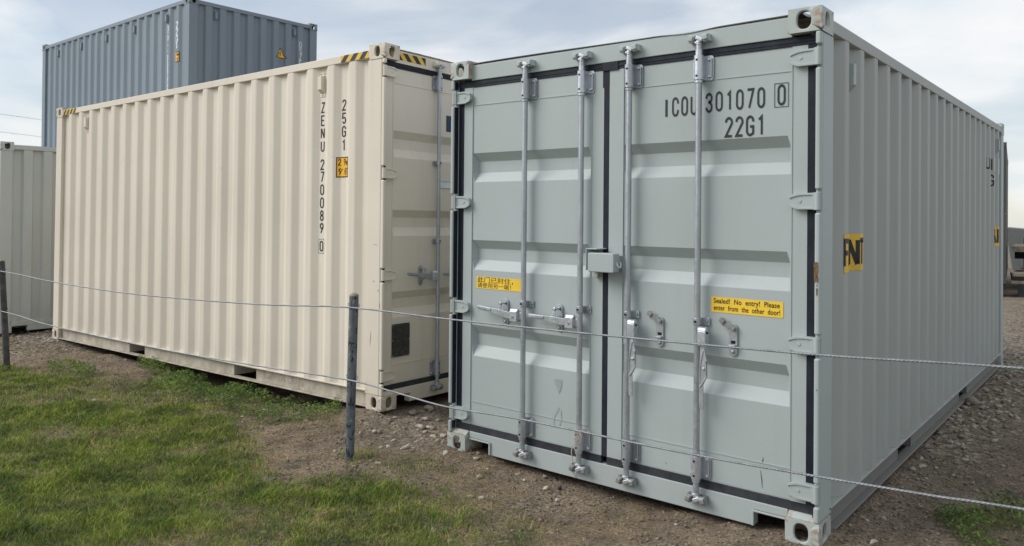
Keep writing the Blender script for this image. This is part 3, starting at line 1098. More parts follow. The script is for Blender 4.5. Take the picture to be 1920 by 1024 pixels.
    if di == 1:
        rr = Matrix.Translation((rx, DS - 0.020, rz + 0.060)) @ Matrix.Rotation(0.62, 4, 'Y')
        oo = [(0.012, -0.013), (-0.02, -0.010), (-0.045, -0.022), (-0.075, -0.016), (-0.082, 0.004), (-0.070, 0.016), (-0.035, 0.012), (0.012, 0.014)]
        b.prism(oo, -0.008, -0.003, 'y', rr)
        b.box(-0.080, -0.05, -0.016, -0.008, -0.014, 0.010, rr)
        obj('retainer_catch', b, M_galv_dull, pl, bevel=0.002)
        h = MB(); h.box(rx - 0.012, rx + 0.012, DS - 0.0125, DS - 0.0112, rz - 0.020, rz - 0.004)
        obj('slot', h, M_hole, pl)
    else:
        rr = Matrix.Translation((rx, DS - 0.020, rz + 0.058)) @ Matrix.Rotation(-1.15, 4, 'Y')
        oo = [(0.012, -0.012), (-0.02, -0.014), (-0.05, -0.022), (-0.075, -0.014), (-0.080, 0.004), (-0.060, 0.014), (-0.03, 0.008), (0.012, 0.013)]
        b.prism(oo, -0.042, -0.037, 'y', rr)
        b.cyl((rx, DS - 0.012, rz + 0.060), (rx, DS - 0.058, rz + 0.060), 0.006, 10)
        b.dome((rx, DS - 0.060, rz + 0.060), 0.011, 0.009)
        obj('retainer_catch', b, M_galv_bright, pl, bevel=0.002, smooth=True)


_PM = {}


def mpaint_for(root):
    return _PM.get(root['label'][:4], M_grey)


def decal(root, name, shape, fn, breaks, mat, label=None):
    me = drape(shape, breaks, fn)
    o = obj(name, me, mat, root)
    if label:
        o['label'] = label
    return o


def pose(x, y, th, z, a=0.0, b=0.0):
    ca, sa = math.cos(th), math.sin(th)
    return Matrix(((ca, -sa, -ca * a + sa * b, x), (sa, ca, -sa * a - ca * b, y), (a, b, 1, z), (0, 0, 0, 1)))


# ================================================================== 1. grey container with sealed doors
LAB_G = 'pale grey container in front with its galvanised sealed doors facing the fence'
_PM[LAB_G[:4]] = M_grey
Dg = dict(hinges=[0.252, 0.960, 1.655, 2.352], corr=[(1.885, 0.096), (1.308, 0.098), (0.744, 0.102)], guides=[1.024], handle_z=0.950,
          labels=['left door leaf with its two handles shut sideways', 'right door leaf with two handles hanging down'])
grey, pr_g = container('shipping_container', LAB_G, Matrix.Identity(4), 2.591, (M_grey, M_grey_cast, M_grey_rail, M_grey_side_shaded), s0=0.396, depth=0.043, door=Dg,
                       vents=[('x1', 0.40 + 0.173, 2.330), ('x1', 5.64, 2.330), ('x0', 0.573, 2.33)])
# door lettering
fd = lambda u, w: (u, DS - 0.0022, w)
own = merge2d(shift2d(text2d('I', 0.094, 0.05, 0.14), 1.570, 2.122), shift2d(text2d('COU', 0.094, 0.0548, 0.14, 0.72), 1.630, 2.125))
run = merge2d(shift2d(text2d('3', 0.094, 0.0565, 0.14, 0.74), 1.826, 2.131),
              shift2d(text2d('01070', 0.094, 0.0565, 0.14, 0.74), 1.8825, 2.134))
decal(grey, 'check_digit', shift2d(text2d('0', 0.094, 0.06, 0.14, 0.76), 2.212, 2.139), fd, [], M_ink)
decal(grey, 'owner_code', own, fd, [], M_ink)
decal(grey, 'serial_number', run, fd, [], M_ink)
decal(grey, 'check_digit_box', frame2d(2.193, 2.262, 2.126, 2.244, 0.0030), lambda u, w: (u, DS - 0.0028, w), [], M_ink)
decal(grey, 'type_code', shift2d(text2d('22G1', 0.094, 0.057, 0.14, 0.80), 1.936, 1.995), fd, [], M_ink)
# sealed-door stickers
s1 = decal(grey, 'sticker', rect2d(0.205, 0.587, 1.090, 1.168), fd, [], M_yellow, label='yellow sticker with Chinese writing')
l1 = font2d('此门已封住，', 0.040, 1.42)
l2 = font2d('请使用另一端！', 0.036, 1.25)
decal(s1, 'lettering', merge2d(shift2d(l1, 0.214, 1.1335), shift2d(l2, 0.214, 1.0985)), lambda u, w: (u, DS - 0.0030, w), [], M_black)
s2 = decal(grey, 'sticker', rect2d(1.862, 2.243, 1.076, 1.156), fd, [], M_yellow, label='yellow sticker with English writing')


def fit2d(p, x0, x1, y0):
    lo = min(x for x, _ in p[0]); hi = max(x for x, _ in p[0])
    k = (x1 - x0) / (hi - lo)
    return [(x0 + (x - lo) * k, y0 + y) for x, y in p[0]], p[1]


decal(s2, 'lettering', merge2d(fit2d(font2d('Sealed!  No  entry!  Please', 0.037, 1.0, 1.06, 0.0006), 1.876, 2.226, 1.124),
                              fit2d(font2d('enter  from  the  other  door!', 0.037, 1.0, 1.06, 0.0006), 1.876, 2.228, 1.088)), lambda u, w: (u, DS - 0.0030, w), [], M_black)
# draped stickers and numbers along the right side
fx = lambda off: (lambda u, w: (CW - 0.006 - pr_g.d(u) + off, u, w))
st = decal(grey, 'sticker', rect2d(0.392, 0.728, 1.292, 1.490), fx(0.002), pr_g.breaks(), M_yellow_side, label='yellow FRONT sticker wrapped over the ribs')
L = MB()
fr = merge2d(*[shift2d(text2d(c, 0.13, 0.07, 0.20, 0.95), 0.402 + i * 0.0675, 1.326) for i, c in enumerate('FRONT')])
decal(st, 'lettering', fr, fx(0.0032), pr_g.breaks(), M_black)
st = decal(grey, 'sticker', rect2d(5.425, 5.76, 1.292, 1.494), fx(0.002), pr_g.breaks(), M_yellow_side, label='yellow REAR sticker at the far end')
fr = merge2d(*[shift2d(text2d(c, 0.13, 0.09, 0.20, 0.95), 5.440 + i * 0.078, 1.326) for i, c in enumerate('REAR')])
decal(st, 'lettering', fr, fx(0.0032), pr_g.breaks(), M_black)
ln1 = merge2d(shift2d(text2d('U', 0.105, 0.09, 0.17, 1.15), 5.075, 2.072), shift2d(text2d('1', 0.105, 0.09, 0.17, 1.15), 5.338, 2.068))
ln2 = shift2d(text2d('G', 0.105, 0.09, 0.17, 1.15), 5.340, 1.910)
decal(grey, 'side_number', merge2d(ln1, ln2), fx(0.002), pr_g.breaks(), M_ink)
decal(grey, 'label_remnant', rect2d(5.418, 5.455, 2.06, 2.19), fx(0.002), pr_g.breaks(), M_white)
decal(grey, 'label_remnant', rect2d(5.690, 5.735, 2.04, 2.20), fx(0.002), pr_g.breaks(), M_white)
decal(grey, 'label_remnant', rect2d(5.418, 5.445, 1.90, 2.01), fx(0.002), pr_g.breaks(), M_white)
# lock box over the door seam
mb = MB()
o_ = []
for cx_, cz_, a0 in ((1.338 - 0.014, 1.364 - 0.010, 0), (1.160 + 0.01, 1.364 - 0.010, 90), (1.160 + 0.01, 1.255 + 0.01, 180), (1.338 - 0.014, 1.255 + 0.01, 270)):
    o_ += [(cx_ + 0.010 * math.cos(math.radians(a0 + t)), cz_ + 0.010 * math.sin(math.radians(a0 + t))) for t in (0, 30, 60, 90)]
mb.prism([(p[0], p[1]) for p in o_], -0.070, -0.0045 + DS * 0.0, 'y')
mb.box(1.175, 1.320, -0.0040, DS - 0.004, 1.270, 1.350)
lock = obj('lock_box', mb, M_grey, grey, bevel=0.006, smooth=True)
mb = MB()
mb.box(1.140, 1.146, -0.060, DS - 0.004, 1.262, 1.388)
mb.box(1.1462, 1.215, -0.060, DS - 0.004, 1.382, 1.388)
mb.box(1.140, 1.178, 0.010, DS - 0.004, 1.220, 1.252)
obj('lock_shroud', mb, M_grey, lock, bevel=0.002)
mb = MB()
mb.tube([(1.3395, -0.045, 1.312), (1.345, -0.048, 1.300), (1.349, -0.044, 1.290), (1.351, -0.032, 1.286), (1.351, -0.020, 1.290), (1.348, -0.014, 1.302), (1.342, -0.012, 1.314)], 0.0035, 8)
obj('lock_hook', mb, M_white, lock, smooth=True)
# marks on the paint
mb2 = [(0.845, 0.575), (0.870, 0.582), (0.905, 0.580), (0.902, 0.545), (0.892, 0.515), (0.882, 0.497), (0.872, 0.515), (0.855, 0.550)]
decal(grey, 'water_stain', (mb2, [tuple(range(8))]), fd, [], M_stain)
decal(grey, 'water_stain', merge2d(ribbon([(0.880, 0.415), (0.862, 0.385), (0.842, 0.350), (0.838, 0.320), (0.850, 0.292)], 0.018), ribbon([(0.895, 0.40), (0.90, 0.345), (0.888, 0.31), (0.868, 0.290)], 0.010)), fd, [], M_stain2)
chip = [(CW - 0.033, 1.362), (CW - 0.012, 1.364), (CW - 0.010, 1.320), (CW - 0.013, 1.305), (CW - 0.009, 1.275), (CW - 0.014, 1.262), (CW - 0.022, 1.272), (CW - 0.028, 1.262), (CW - 0.030, 1.300)]
decal(grey, 'paint_chip', merge2d((chip, [tuple(range(9))]), rect2d(CW - 0.019, CW - 0.015, 1.248, 1.258), ([(CW - 0.021, 1.238), (CW - 0.013, 1.240), (CW - 0.014, 1.206), (CW - 0.019, 1.204)], [(0, 1, 2, 3)]), rect2d(CW - 0.017, CW - 0.012, 0.752, 0.759)),
      lambda u, w: (u, -0.0010, w), [], M_chip)
cl = MB()
for (x0, z0, x1, z1) in ((2.132, 0.300, 2.142, 0.215), (2.138, 0.340, 2.146, 0.368), (1.60, 0.23, 1.605, 0.222), (0.72, 0.27, 0.724, 0.262)):
    cl.tube([(x0, DS - 0.001, z0), ((x0 + x1) / 2 + 0.002, DS - 0.0015, (z0 + z1) / 2), (x1, DS - 0.001, z1)], [0.0006, 0.0016, 0.0006], 5)
obj('scratch', cl, M_ink, grey)

# ================================================================== 2. beige container
LAB_B = 'cream beige container, ribbed long side to the fence, striped tape on its top corners'
_PM[LAB_B[:4]] = M_beige
Db = dict(edge=0.068, px0=0.140, liner=0, hinges=[0.266, 1.061, 1.868, 2.681], corr=[(2.113, 0.108), (1.475, 0.106), (0.818, 0.104)], guides=[1.324, 1.985], handle_z=1.036,
          labels=['door leaf with plate, half hidden by the grey container', 'door leaf behind the grey container'])
HB = 2.896
beige, pr_b = container('shipping_container', LAB_B, pose(-0.98912, 0.28667, 1.58914, 0.0268, -0.00931, -0.01015), HB,
                        (M_beige, M_beige_cast, M_beige_rail, M_beige), s0=0.352, door=Db,
                        vents=[('x0', 0.808, 2.650), ('x0', 5.256, 2.650)])
fb = lambda off: (lambda u, w: (0.006 + pr_b.d(-u) - off, -u, w))     # u = -y so that text reads the right way from outside
bb_ = [-v for v in pr_b.breaks()]


def vtext(chars, zs, size, yc, wide=1.0, thick=0.13):
    return merge2d(*[([(x - yc + 0.0, y + z) for x, y in text2d(c, size, 0, thick, wide, vertical=True)[0]], text2d(c, size, 0, thick, wide, vertical=True)[1]) for c, z in zip(chars, zs)])


decal(beige, 'side_number', vtext('ZENU270089', [2.455, 2.344, 2.236, 2.124, 1.968, 1.863, 1.754, 1.643, 1.533, 1.427], 0.081, 0.806, 1.05, 0.15), fb(0.002), bb_, M_ink)
decal(beige, 'side_number', merge2d(vtext('0', [1.274], 0.081, 0.806, 0.95, 0.15), frame2d(-0.806 - 0.034, -0.806 + 0.034, 1.213, 1.333, 0.003)), fb(0.002), bb_, M_ink)
decal(beige, 'type_code', vtext('25G1', [2.453, 2.343, 2.233, 2.118], 0.083, 0.530, 1.05, 0.15), fb(0.002), bb_, M_ink)
sg = decal(beige, 'height_sign', rect2d(-0.600, -0.452, 1.850, 2.020), fb(0.002), bb_, M_orange)
decal(sg, 'sign_border', frame2d(-0.596, -0.456, 1.855, 2.015, 0.008), fb(0.003), bb_, M_black)
decal(sg, 'lettering', merge2d(shift2d(text2d('2.9m', 0.048, 0.030, 0.15, 1.0), -0.583, 1.953), shift2d(text2d("9'6\"", 0.048, 0.034, 0.15, 1.1), -0.578, 1.875)), fb(0.003), bb_, M_black)


def tape(root, fn, u0, u1, w0, w1, n, lean, label):
    t0 = decal(root, 'hazard_tape', rect2d(u0, u1, w0, w1), fn(0.0), [], M_yellow_side, label=label)
    V, F = [], []
    hgt = w1 - w0
    st_ = (u1 - u0) / n
    for i in range(-1, n + 1):
        a = u0 + i * st_
        pts = [(a, w0), (a + st_ * 0.5, w0), (a + st_ * 0.5 + lean * hgt, w1), (a + lean * hgt, w1)]
        pts = [(min(max(p[0], u0), u1), p[1]) for p in pts]
        if abs(pts[0][0] - pts[1][0]) + abs(pts[2][0] - pts[3][0]) < 1e-5:
            continue
        o = len(V)
        V += pts; F.append((o, o + 1, o + 2, o + 3))
    decal(t0, 'tape_stripe', (V, F), fn(0.0012), [], M_black)


tape(beige, lambda off: (lambda u, w: (0.0020 - off, -u, w)), -0.535, -0.190, HB - 0.096, HB - 0.040, 3, 0.9, 'black and yellow tape by the near top corner')
tape(beige, lambda off: (lambda u, w: (0.0020 - off, -u, w)), -5.86, -5.50, HB - 0.096, HB - 0.040, 4, 0.9, 'short worn striped tape at the far top corner')
tape(beige, lambda off: (lambda u, w: (u, 0.0370 - off, w)), 0.182, 0.495, HB - 0.100, HB - 0.040, 3, -0.9, 'black and yellow tape above the door')
# data plate and small stickers on the door
mb = MB().box(0.150, 0.345, DS - 0.010, DS - 0.0045, 0.398, 0.662)
pl = obj('data_plate', mb, M_dark_plate, beige, bevel=0.001)
tx = MB(); rv = MB()
zz = 0.645
while zz > 0.415:
    x = 0.162
    while x < 0.325:
        w = random.uniform(0.008, 0.03)
        if random.random() < 0.72:
            tx.box(x, min(x + w, 0.333), DS - 0.0108, DS - 0.0101, zz - 0.0035, zz)
        x += w + 0.005
    zz -= random.choice((0.009, 0.010, 0.014))
obj('etched_lines', tx, M_plate_text, pl)
for x in (0.156, 0.339):
    for z in (0.404, 0.53, 0.656):
        rv.dome((x, DS - 0.010, z), 0.004, 0.003)
obj('rivets', rv, M_galv_bright, pl)
decal(beige, 'sticker', rect2d(0.768, 0.860, 2.270, 2.410), fd, [], M_navy, label='narrow navy sticker')
wl = decal(beige, 'sticker', rect2d(0.690, 0.860, 1.772, 1.838), fd, [], M_white, label='white label on the door')
decal(wl, 'sticker_border', frame2d(0.695, 0.855, 1.777, 1.833, 0.003), lambda u, w: (u, DS - 0.0028, w), [], M_navy)
# scrawl on the bottom rail: felt pen strokes
sc_ = [[(0, .10), (-.005, .0), (.035, .005)], [(0.04, .035), (.03, .01), (.045, .0), (.055, .02), (.05, .04)], [(.085, .055), (.072, .04), (.07, -.01)], [(.06, .02), (.09, .025)],
       [(.10, .05), (.135, .05)], [(.115, .05), (.122, .0)], [(.135, .05), (.165, .045), (.165, -.005)], [(.185, -.005), (.215, .065), (.24, .0)], [(.195, .025), (.235, .025)],
       [(.265, .065), (.265, .01), (.285, -.01), (.305, .01), (.315, .07)], [(.345, .045), (.33, .03), (.34, .01), (.36, .02), (.36, .04), (.345, .045)], [(.39, .06), (.38, -.02)],
       [(.425, .045), (.41, .035), (.415, .02), (.43, .005), (.42, -.01), (.408, .0), (.42, .02), (.43, .035)]]
V2 = merge2d(*[ribbon(s, 0.0035) for s in sc_])
decal(beige, 'graffiti', ([(-1.600 + x * 1.32, 0.058 + y * 0.72) for x, y in V2[0]], V2[1]), lambda u, w: (0.0428, -u, w), [], M_marker)
# dents/rub marks on the near post
cl = MB()
for (y0, z0, y1, z1, r) in ((0.13, 0.62, 0.14, 0.50, 0.0016), (0.10, 1.02, 0.105, 1.005, 0.003), (0.06, 1.30, 0.12, 1.305, 0.0012), (0.05, 0.95, 0.052, 0.935, 0.003), (0.15, 2.45, 0.153, 2.445, 0.003), (0.03, 0.85, 0.032, 0.80, 0.0016), (2.30, 2.00, 2.301, 1.99, 0.003), (2.1, 0.9, 2.101, 0.89, 0.002), (5.92, 2.5, 5.93, 2.32, 0.003)):
    dd = pr_b.d(y0) + (0.006 if y0 > 0.2 and y0 < 5.8 else 0.003)
    cl.tube([(dd, y0, z0), (dd - 0.0003, (y0 + y1) / 2, (z0 + z1) / 2), (dd, y1, z1)], [r * 0.3, r, r * 0.3], 5)
obj('scratch', cl, M_marker, beige)

# ================================================================== 3. blue container stacked at the back
LAB_K = 'blue grey container stacked on top of another, standing tallest behind the cream one'
blue, pr_k = container('shipping_container', LAB_K, pose(-8.1337, 2.5095, 1.5607, 2.4037), 2.591, (M_blue, M_blue_cast, M_blue, M_blue), s0=0.352, front='wall',
                       vents=[('x0', 0.352 + 0.278 + 0.072 + 0.068 + 0.035 - 0.10 + 0.003, 2.32)] + [('x0', 0.808 + 0.278 * 4 * k, 2.32) for k in (1, 2, 3, 4)] + [('y0', 0.474, 2.36), ('y0', 1.972, 2.36)])
fk = lambda off: (lambda u, w: (0.006 + pr_k.d(-u) - off, -u, w))
bk = [-v for v in pr_k.breaks()]
decal(blue, 'side_number', vtext('DSZE800669', [2.165 - i * 0.108 - (0.05 if i > 3 else 0) for i in range(10)], 0.095, 0.71, 1.4, 0.24), fk(0.003), bk, M_white_ink)
decal(blue, 'type_code', vtext('22G1', [2.180 - i * 0.112 for i in range(4)], 0.095, 0.395, 1.4, 0.24), fk(0.003), bk, M_white_ink)
sg = decal(blue, 'height_sign', rect2d(-0.470, -0.325, 1.580, 1.745), fk(0.003), bk, M_orange)
decal(sg, 'sign_border', frame2d(-0.466, -0.329, 1.585, 1.740, 0.010), fk(0.004), bk, M_black)
decal(sg, 'lettering', merge2d(shift2d(text2d('2.6m', 0.045, 0.030, 0.2, 1.0), -0.450, 1.680), shift2d(text2d("8'6\"", 0.045, 0.034, 0.2, 1.1), -0.445, 1.600)), fk(0.004), bk, M_black)


def end_d(x):
    k = (x - 0.29) % 0.2497
    if x < 0.268 or x > 0.29 + 8 * 0.2497:
        return 0.052
    if k < 0.108: return 0.010
    if k < 0.130: return 0.010 + 0.042 * (k - 0.108) / 0.022
    if k > 0.2277: return 0.052 - 0.042 * (k - 0.2277) / 0.022
    return 0.052


eb = sorted([0.29 + i * 0.2497 + o for i in range(9) for o in (-0.022, 0, 0.108, 0.130)])
fe = lambda off: (lambda u, w: (u, end_d(u) - off, w))
tri = [(1.600, 1.872), (1.800, 1.872), (1.700, 2.055)]
tr = decal(blue, 'warning_sign', (tri, [(0, 1, 2)]), fe(0.003), eb, M_orange, label='triangular electric shock warning sign')
decal(tr, 'sign_border', ribbon([(1.606, 1.876), (1.794, 1.876), (1.700, 2.048), 'closed'], 0.012), fe(0.004), eb, M_black)
decal(tr, 'lightning_bolt', ([(1.700, 2.005), (1.678, 1.950), (1.700, 1.955), (1.688, 1.915), (1.680, 1.918), (1.690, 1.893), (1.708, 1.918), (1.698, 1.917), (1.716, 1.968), (1.694, 1.963), (1.710, 2.003)], [tuple(range(11))]), fe(0.004), eb, M_black)
decal(blue, 'end_number', merge2d(*[([(x + 2.085, y + z) for x, y in text2d(c, 0.095, 0, 0.15, 1.0, vertical=True)[0]], text2d(c, 0.095, 0, 0.15, 1.0, vertical=True)[1]) for c, z in zip('DSZE800669', [2.165 - i * 0.110 for i in range(10)])]), fe(0.003), eb, M_white_ink)

# ================================================================== 4. pale container at the left edge, 5. the one carrying the blue
container('shipping_container', 'pale grey ribbed container cut off by the left edge, behind the leaning post', pose(-8.32, -0.02, PI / 2, -0.095), 2.591,
          (M_pale, M_pale, M_pale, M_pale), s0=0.352, front='wall', detail=True)
container('shipping_container', 'container at ground level carrying the blue one, hidden behind the cream container', pose(-8.1337, 2.5095, 1.5607, -0.192), 2.591,
          (M_pale, M_pale, M_grey_rail, M_pale), s0=0.352, front='wall', detail=False)

# ================================================================== ground


def vnoise(x, y, seed=0):
    """smooth value noise on numpy arrays"""
    xi = np.floor(x).astype(np.int64); yi = np.floor(y).astype(np.int64)
    fx_, fy_ = x - xi, y - yi
    fx_ = fx_ * fx_ * (3 - 2 * fx_); fy_ = fy_ * fy_ * (3 - 2 * fy_)

    def hsh(a, b):
        h = (a * 374761393 + b * 668265263 + seed * 974634777) & 0xffffffff
        h = ((h ^ (h >> 13)) * 1274126177) & 0xffffffff
        return ((h ^ (h >> 16)) & 0xffff) / 65535.0
    return ((hsh(xi, yi) * (1 - fx_) + hsh(xi + 1, yi) * fx_) * (1 - fy_) + (hsh(xi, yi + 1) * (1 - fx_) + hsh(xi + 1, yi + 1) * fx_) * fy_)


def fbm(x, y, s, o=4, seed=0):
    r = 0; a = 1; t = 0
    for k in range(o):
        r = r + a * vnoise(x * s, y * s, seed + k); t += a
        a *= 0.5; s *= 2.1
    return r / t - 0.5


def sstep(a, b, x):
    t = np.clip((x - a) / (b - a), 0, 1)
    return t * t * (3 - 2 * t)


def gz(x, y):
    x = np.asarray(x, float); y = np.asarray(y, float)
    h = -0.052 - 0.020 * np.clip(-x - 5.0, 0, 4) - 0.03 * sstep(-7.5, -9.5, x)
    h = h + 0.030 * sstep(1.0, 2.6, x) * sstep(1.2, -0.3, -y + 0.0)         # a little higher by the grey container
    dd = np.hypot(x + 1.05, y - 0.40)
    h = h + 0.055 * sstep(0.55, 0.12, dd)                                      # packed under the cream corner
    dd = np.hypot(x + 6.95, y - 0.42)
    h = h + 0.050 * sstep(0.5, 0.12, dd)
    dd = np.hypot((x - 0.10), y - 0.10)
    h = h + 0.035 * sstep(0.5, 0.1, dd)
    dd = np.hypot(x - 2.36, y - 0.10)
    h = h + 0.020 * sstep(0.5, 0.1, dd)
    h = h - 0.085 * sstep(1.1, 0.7, abs(y - 1.25)) * sstep(-1.5, -2.4, x) * sstep(-6.7, -5.6, x) - 0.05 * sstep(0.9, 0.3, abs(y - 0.55)) * sstep(-1.5, -2.2, x) * sstep(-4.6, -3.4, x)
    r = np.hypot(x - 3.6, y + 3.8)
    k = sstep(60, 12, r)
    h = h + k * (0.085 * fbm(x, y, 0.7, 3, 5) + 0.050 * fbm(x, y, 4.0, 4, 9) + 0.030 * fbm(x, y, 12.0, 3, 2))
    h = h - 0.024 * np.clip(r - 45, 0, 1000)
    # smooth pad under the containers so nothing pokes through
    pad = sstep(0.25, 0.6, y) * sstep(2.5, 2.2, x) * sstep(-7.0, -6.8, x)
    h = np.where(pad > 0, np.minimum(h, -0.02 + 0.02 * (1 - pad)), h)
    return h


def gz1(x, y):
    return float(gz(np.array([x]), np.array([y]))[0])


def axis(fine0, fine1, step, far):
    a = list(np.arange(fine0, fine1, step))
    s = step; v = fine1
    while v < far:
        a.append(v); s *= 1.13; v += s
    a.append(far)
    s = step; v = fine0 - step; lo = []
    while v > -far:
        lo.append(v); s *= 1.13; v -= s
    lo.append(-far)
    return np.array(lo[::-1] + a)


gx = axis(-6.5, 4.2, 0.035, 900)
gy = axis(-3.4, 3.4, 0.035, 900)
GX, GY = np.meshgrid(gx, gy)
GZ = gz(GX, GY)
nx, ny = len(gx), len(gy)
co = np.stack([GX, GY, GZ], -1).reshape(-1, 3)
idx = np.arange(nx * ny).reshape(ny, nx)
quads = np.stack([idx[:-1, :-1], idx[:-1, 1:], idx[1:, 1:], idx[1:, :-1]], -1).reshape(-1, 4)


def np_mesh(name, co, faces):
    """faces: (n,k) int array"""
    me = bpy.data.meshes.new(name)
    n, k = faces.shape
    me.vertices.add(len(co)); me.vertices.foreach_set('co', np.ascontiguousarray(co, dtype=np.float32).ravel())
    me.loops.add(n * k); me.loops.foreach_set('vertex_index', faces.astype(np.int32).ravel())
    me.polygons.add(n)
    me.polygons.foreach_set('loop_start', np.arange(0, n * k, k, dtype=np.int32))
    me.update(calc_edges=True)
    return me


# grass cover as a function of place (0..1); outlines taken on the ground in metres
def in_poly(px, py, poly):
    r = np.zeros(px.shape, bool)
    n = len(poly)
    for i in range(n):
        x0, y0 = poly[i]; x1, y1 = poly[(i + 1) % n]
        c = ((y0 > py) != (y1 > py)) & (px < (x1 - x0) * (py - y0) / (y1 - y0 + 1e-12) + x0)
        r ^= c
    return r


P_MAIN = [(-30, -1.25), (-7, -1.05), (-4.98, -0.80), (-4.3, -0.78), (-3.7, -0.52), (-3.14, -0.30), (-2.3, -0.42), (-1.72, -0.60), (-1.28, -0.95), (-0.75, -1.02), (-0.2, -0.84), (0.45, -0.66), (1.0, -0.84), (1.7, -1.05), (2.4, -1.45), (4.5, -2.2), (12, -5), (12, -25), (-30, -25)]
P_WEED = [[(-5.30, -0.50), (-4.92, -0.30), (-4.45, -0.42), (-4.2, -0.62), (-4.8, -0.66)],
          [(-5.1, 0.34), (-4.2, 0.26), (-3.5, 0.26), (-2.5, 0.30), (-1.35, 0.28), (-1.25, -0.02), (-1.60, -0.34), (-2.3, -0.26), (-2.95, -0.28), (-3.5, -0.34), (-3.9, 0.0), (-4.6, 0.1)],
          [(2.72, 0.92), (2.85, 1.15), (3.2, 1.45), (3.9, 1.5), (4.2, 0.2), (3.1, 0.35)],
          [(3.3, 2.6), (3.7, 2.4), (3.8, 2.9), (3.5, 3.0)]]
M_STEP = lambda v, a, b: sstep(a, b, v)


def cover(x, y):
    wx = x + 0.9 * fbm(x, y, 1.5, 5, 40); wy = y + 0.75 * fbm(x, y, 1.9, 5, 60)
    m = np.zeros(np.shape(x))
    for ox, oy in ((0, 0), (0.13, 0.05), (-0.13, -0.05), (0.05, -0.13), (-0.05, 0.13), (0.22, -0.1), (-0.22, 0.1), (0.1, 0.22), (-0.1, -0.22)):
        m = m + in_poly(wx + ox, wy + oy, P_MAIN)
    m = m / 9.0
    n = fbm(x, y, 1.3, 3, 77)
    patch = sstep(-0.16, 0.02, n + 0.11) * (0.72 + 0.28 * sstep(-0.10, 0.06, fbm(x, y, 5.5, 3, 177)))
    m = m * (0.30 + 0.70 * patch)
    m = np.maximum(m, 0.14 * sstep(0.06, 0.2, fbm(x, y, 2.3, 3, 417)) * (y < -0.2))
    near = (wy < -1.0) & (x > -0.2)
    m = np.where(near, m * (0.55 + 0.45 * sstep(-0.05, 0.12, n)), m)
    return m


def weeds(x, y):
    wx = x + 0.18 * fbm(x, y, 3.0, 3, 140); wy = y + 0.18 * fbm(x, y, 3.0, 3, 160)
    m = np.zeros(x.shape)
    for p in P_WEED:
        m = np.maximum(m, in_poly(wx, wy, p).astype(float))
    return m * sstep(-0.30, -0.08, fbm(x, y, 2.2, 3, 99) + 0.06)


gme = np_mesh('ground', co, quads)
ca = gme.color_attributes.new('cover', 'FLOAT_COLOR', 'POINT')
cv = np.zeros((nx * ny, 4), np.float32)
fx1, fy1 = GX.ravel(), GY.ravel()
cv[:, 0] = np.maximum(cover(fx1, fy1), weeds(fx1, fy1))
# gravel share: right flank, between the containers, under the left one, and far yard
gr_ = np.maximum.reduce([sstep(2.85, 2.45, fx1 - 0.08 * np.clip(fy1, 0, 20)) * sstep(2.0, 2.5, fx1) * sstep(0.6, 2.6, fy1) * 0.8,
                         sstep(4.0, 6.4, fy1) * sstep(1.0, 2.5, fx1),
                         0.5 * sstep(-1.2, -0.75, fx1) * sstep(0.25, -0.1, fx1) * sstep(-0.55, 0.0, fy1),
                         sstep(-5.6, -6.8, fx1) * sstep(-1.2, -0.5, fy1), sstep(14, 30, np.hypot(fx1, fy1)) * 0.9])
cv[:, 1] = gr_
cv[:, 3] = 1
ca.data.foreach_set('color', cv.ravel())
for p in gme.polygons:
    pass
gme.polygons.foreach_set('use_smooth', np.ones(len(gme.polygons), bool))


def ground_mat():
    t = NT('dirt_ground')
    v = t.map()
    at = t.n('ShaderNodeAttribute', attribute_name='cover')
    sp = t.n('ShaderNodeSeparateColor', {0: at.outputs['Color']})
    cov_, gv = sp.outputs[0], sp.outputs[1]
    nb = t.noise(v, 1.4, 6, 0.6)
    nm = t.noise(v, 7, 9, 0.72, 0.5)
    nf = t.noise(v, 60, 6, 0.7)
    dirt = t.mix(t.ramp(nm, 0.33, 0.0, 0.68, 1.0), (0.058, 0.043, 0.031, 1), (0.225, 0.175, 0.128, 1))
    dirt = t.mix(t.ramp(nb, 0.35, 0.0, 0.62, 1.0), dirt, t.mix(t.ramp(nf, 0.38, 0.0, 0.62, 1.0), (0.085, 0.065, 0.047, 1), (0.37, 0.30, 0.225, 1)))
    dirt = t.mix(t.math('MULTIPLY', t.ramp(nf, 0.52, 0.0, 0.68, 1.0), 0.45), dirt, (0.36, 0.31, 0.25, 1))
    vo = t.n('ShaderNodeTexVoronoi', {'Vector': t.n('ShaderNodeMix', {0: 0.06, 4: v, 5: t.n('ShaderNodeTexNoise', {'Vector': v, 'Scale': 14.0}).outputs['Color']}, data_type='VECTOR').outputs[1], 'Scale': 26.0})
    vc = t.n('ShaderNodeSeparateColor', {0: vo.outputs['Color']})
    stone = t.mix(vc.outputs[0], (0.18, 0.15, 0.12, 1), (0.43, 0.38, 0.32, 1))
    stone = t.mix(t.ramp(vo.outputs['Distance'], 0.35, 0.0, 0.7, 1.0), stone, (0.07, 0.062, 0.052, 1))
    gm = t.math('MULTIPLY', gv, t.ramp(vc.outputs[1], 0.15, 0.0, 0.4, 1.0))
    c = t.mix(gm, dirt, stone)
    # thatch and soil below grass
    th = t.mix(t.noise(v, 35, 5, 0.7), (0.05, 0.07, 0.022, 1), (0.17, 0.15, 0.075, 1))
    c = t.mix(t.math('MULTIPLY', cov_, 0.8), c, th)
    nrm = t.bump(t.math('MULTIPLY', vo.outputs['Distance'], gv), -0.7, 0.03)
    nrm = t.bump(nm, 0.7, 0.03, nrm)
    nrm = t.bump(nf, 0.6, 0.012, nrm)
    return t.done(c, 0.95, 0, nrm, 0.15)


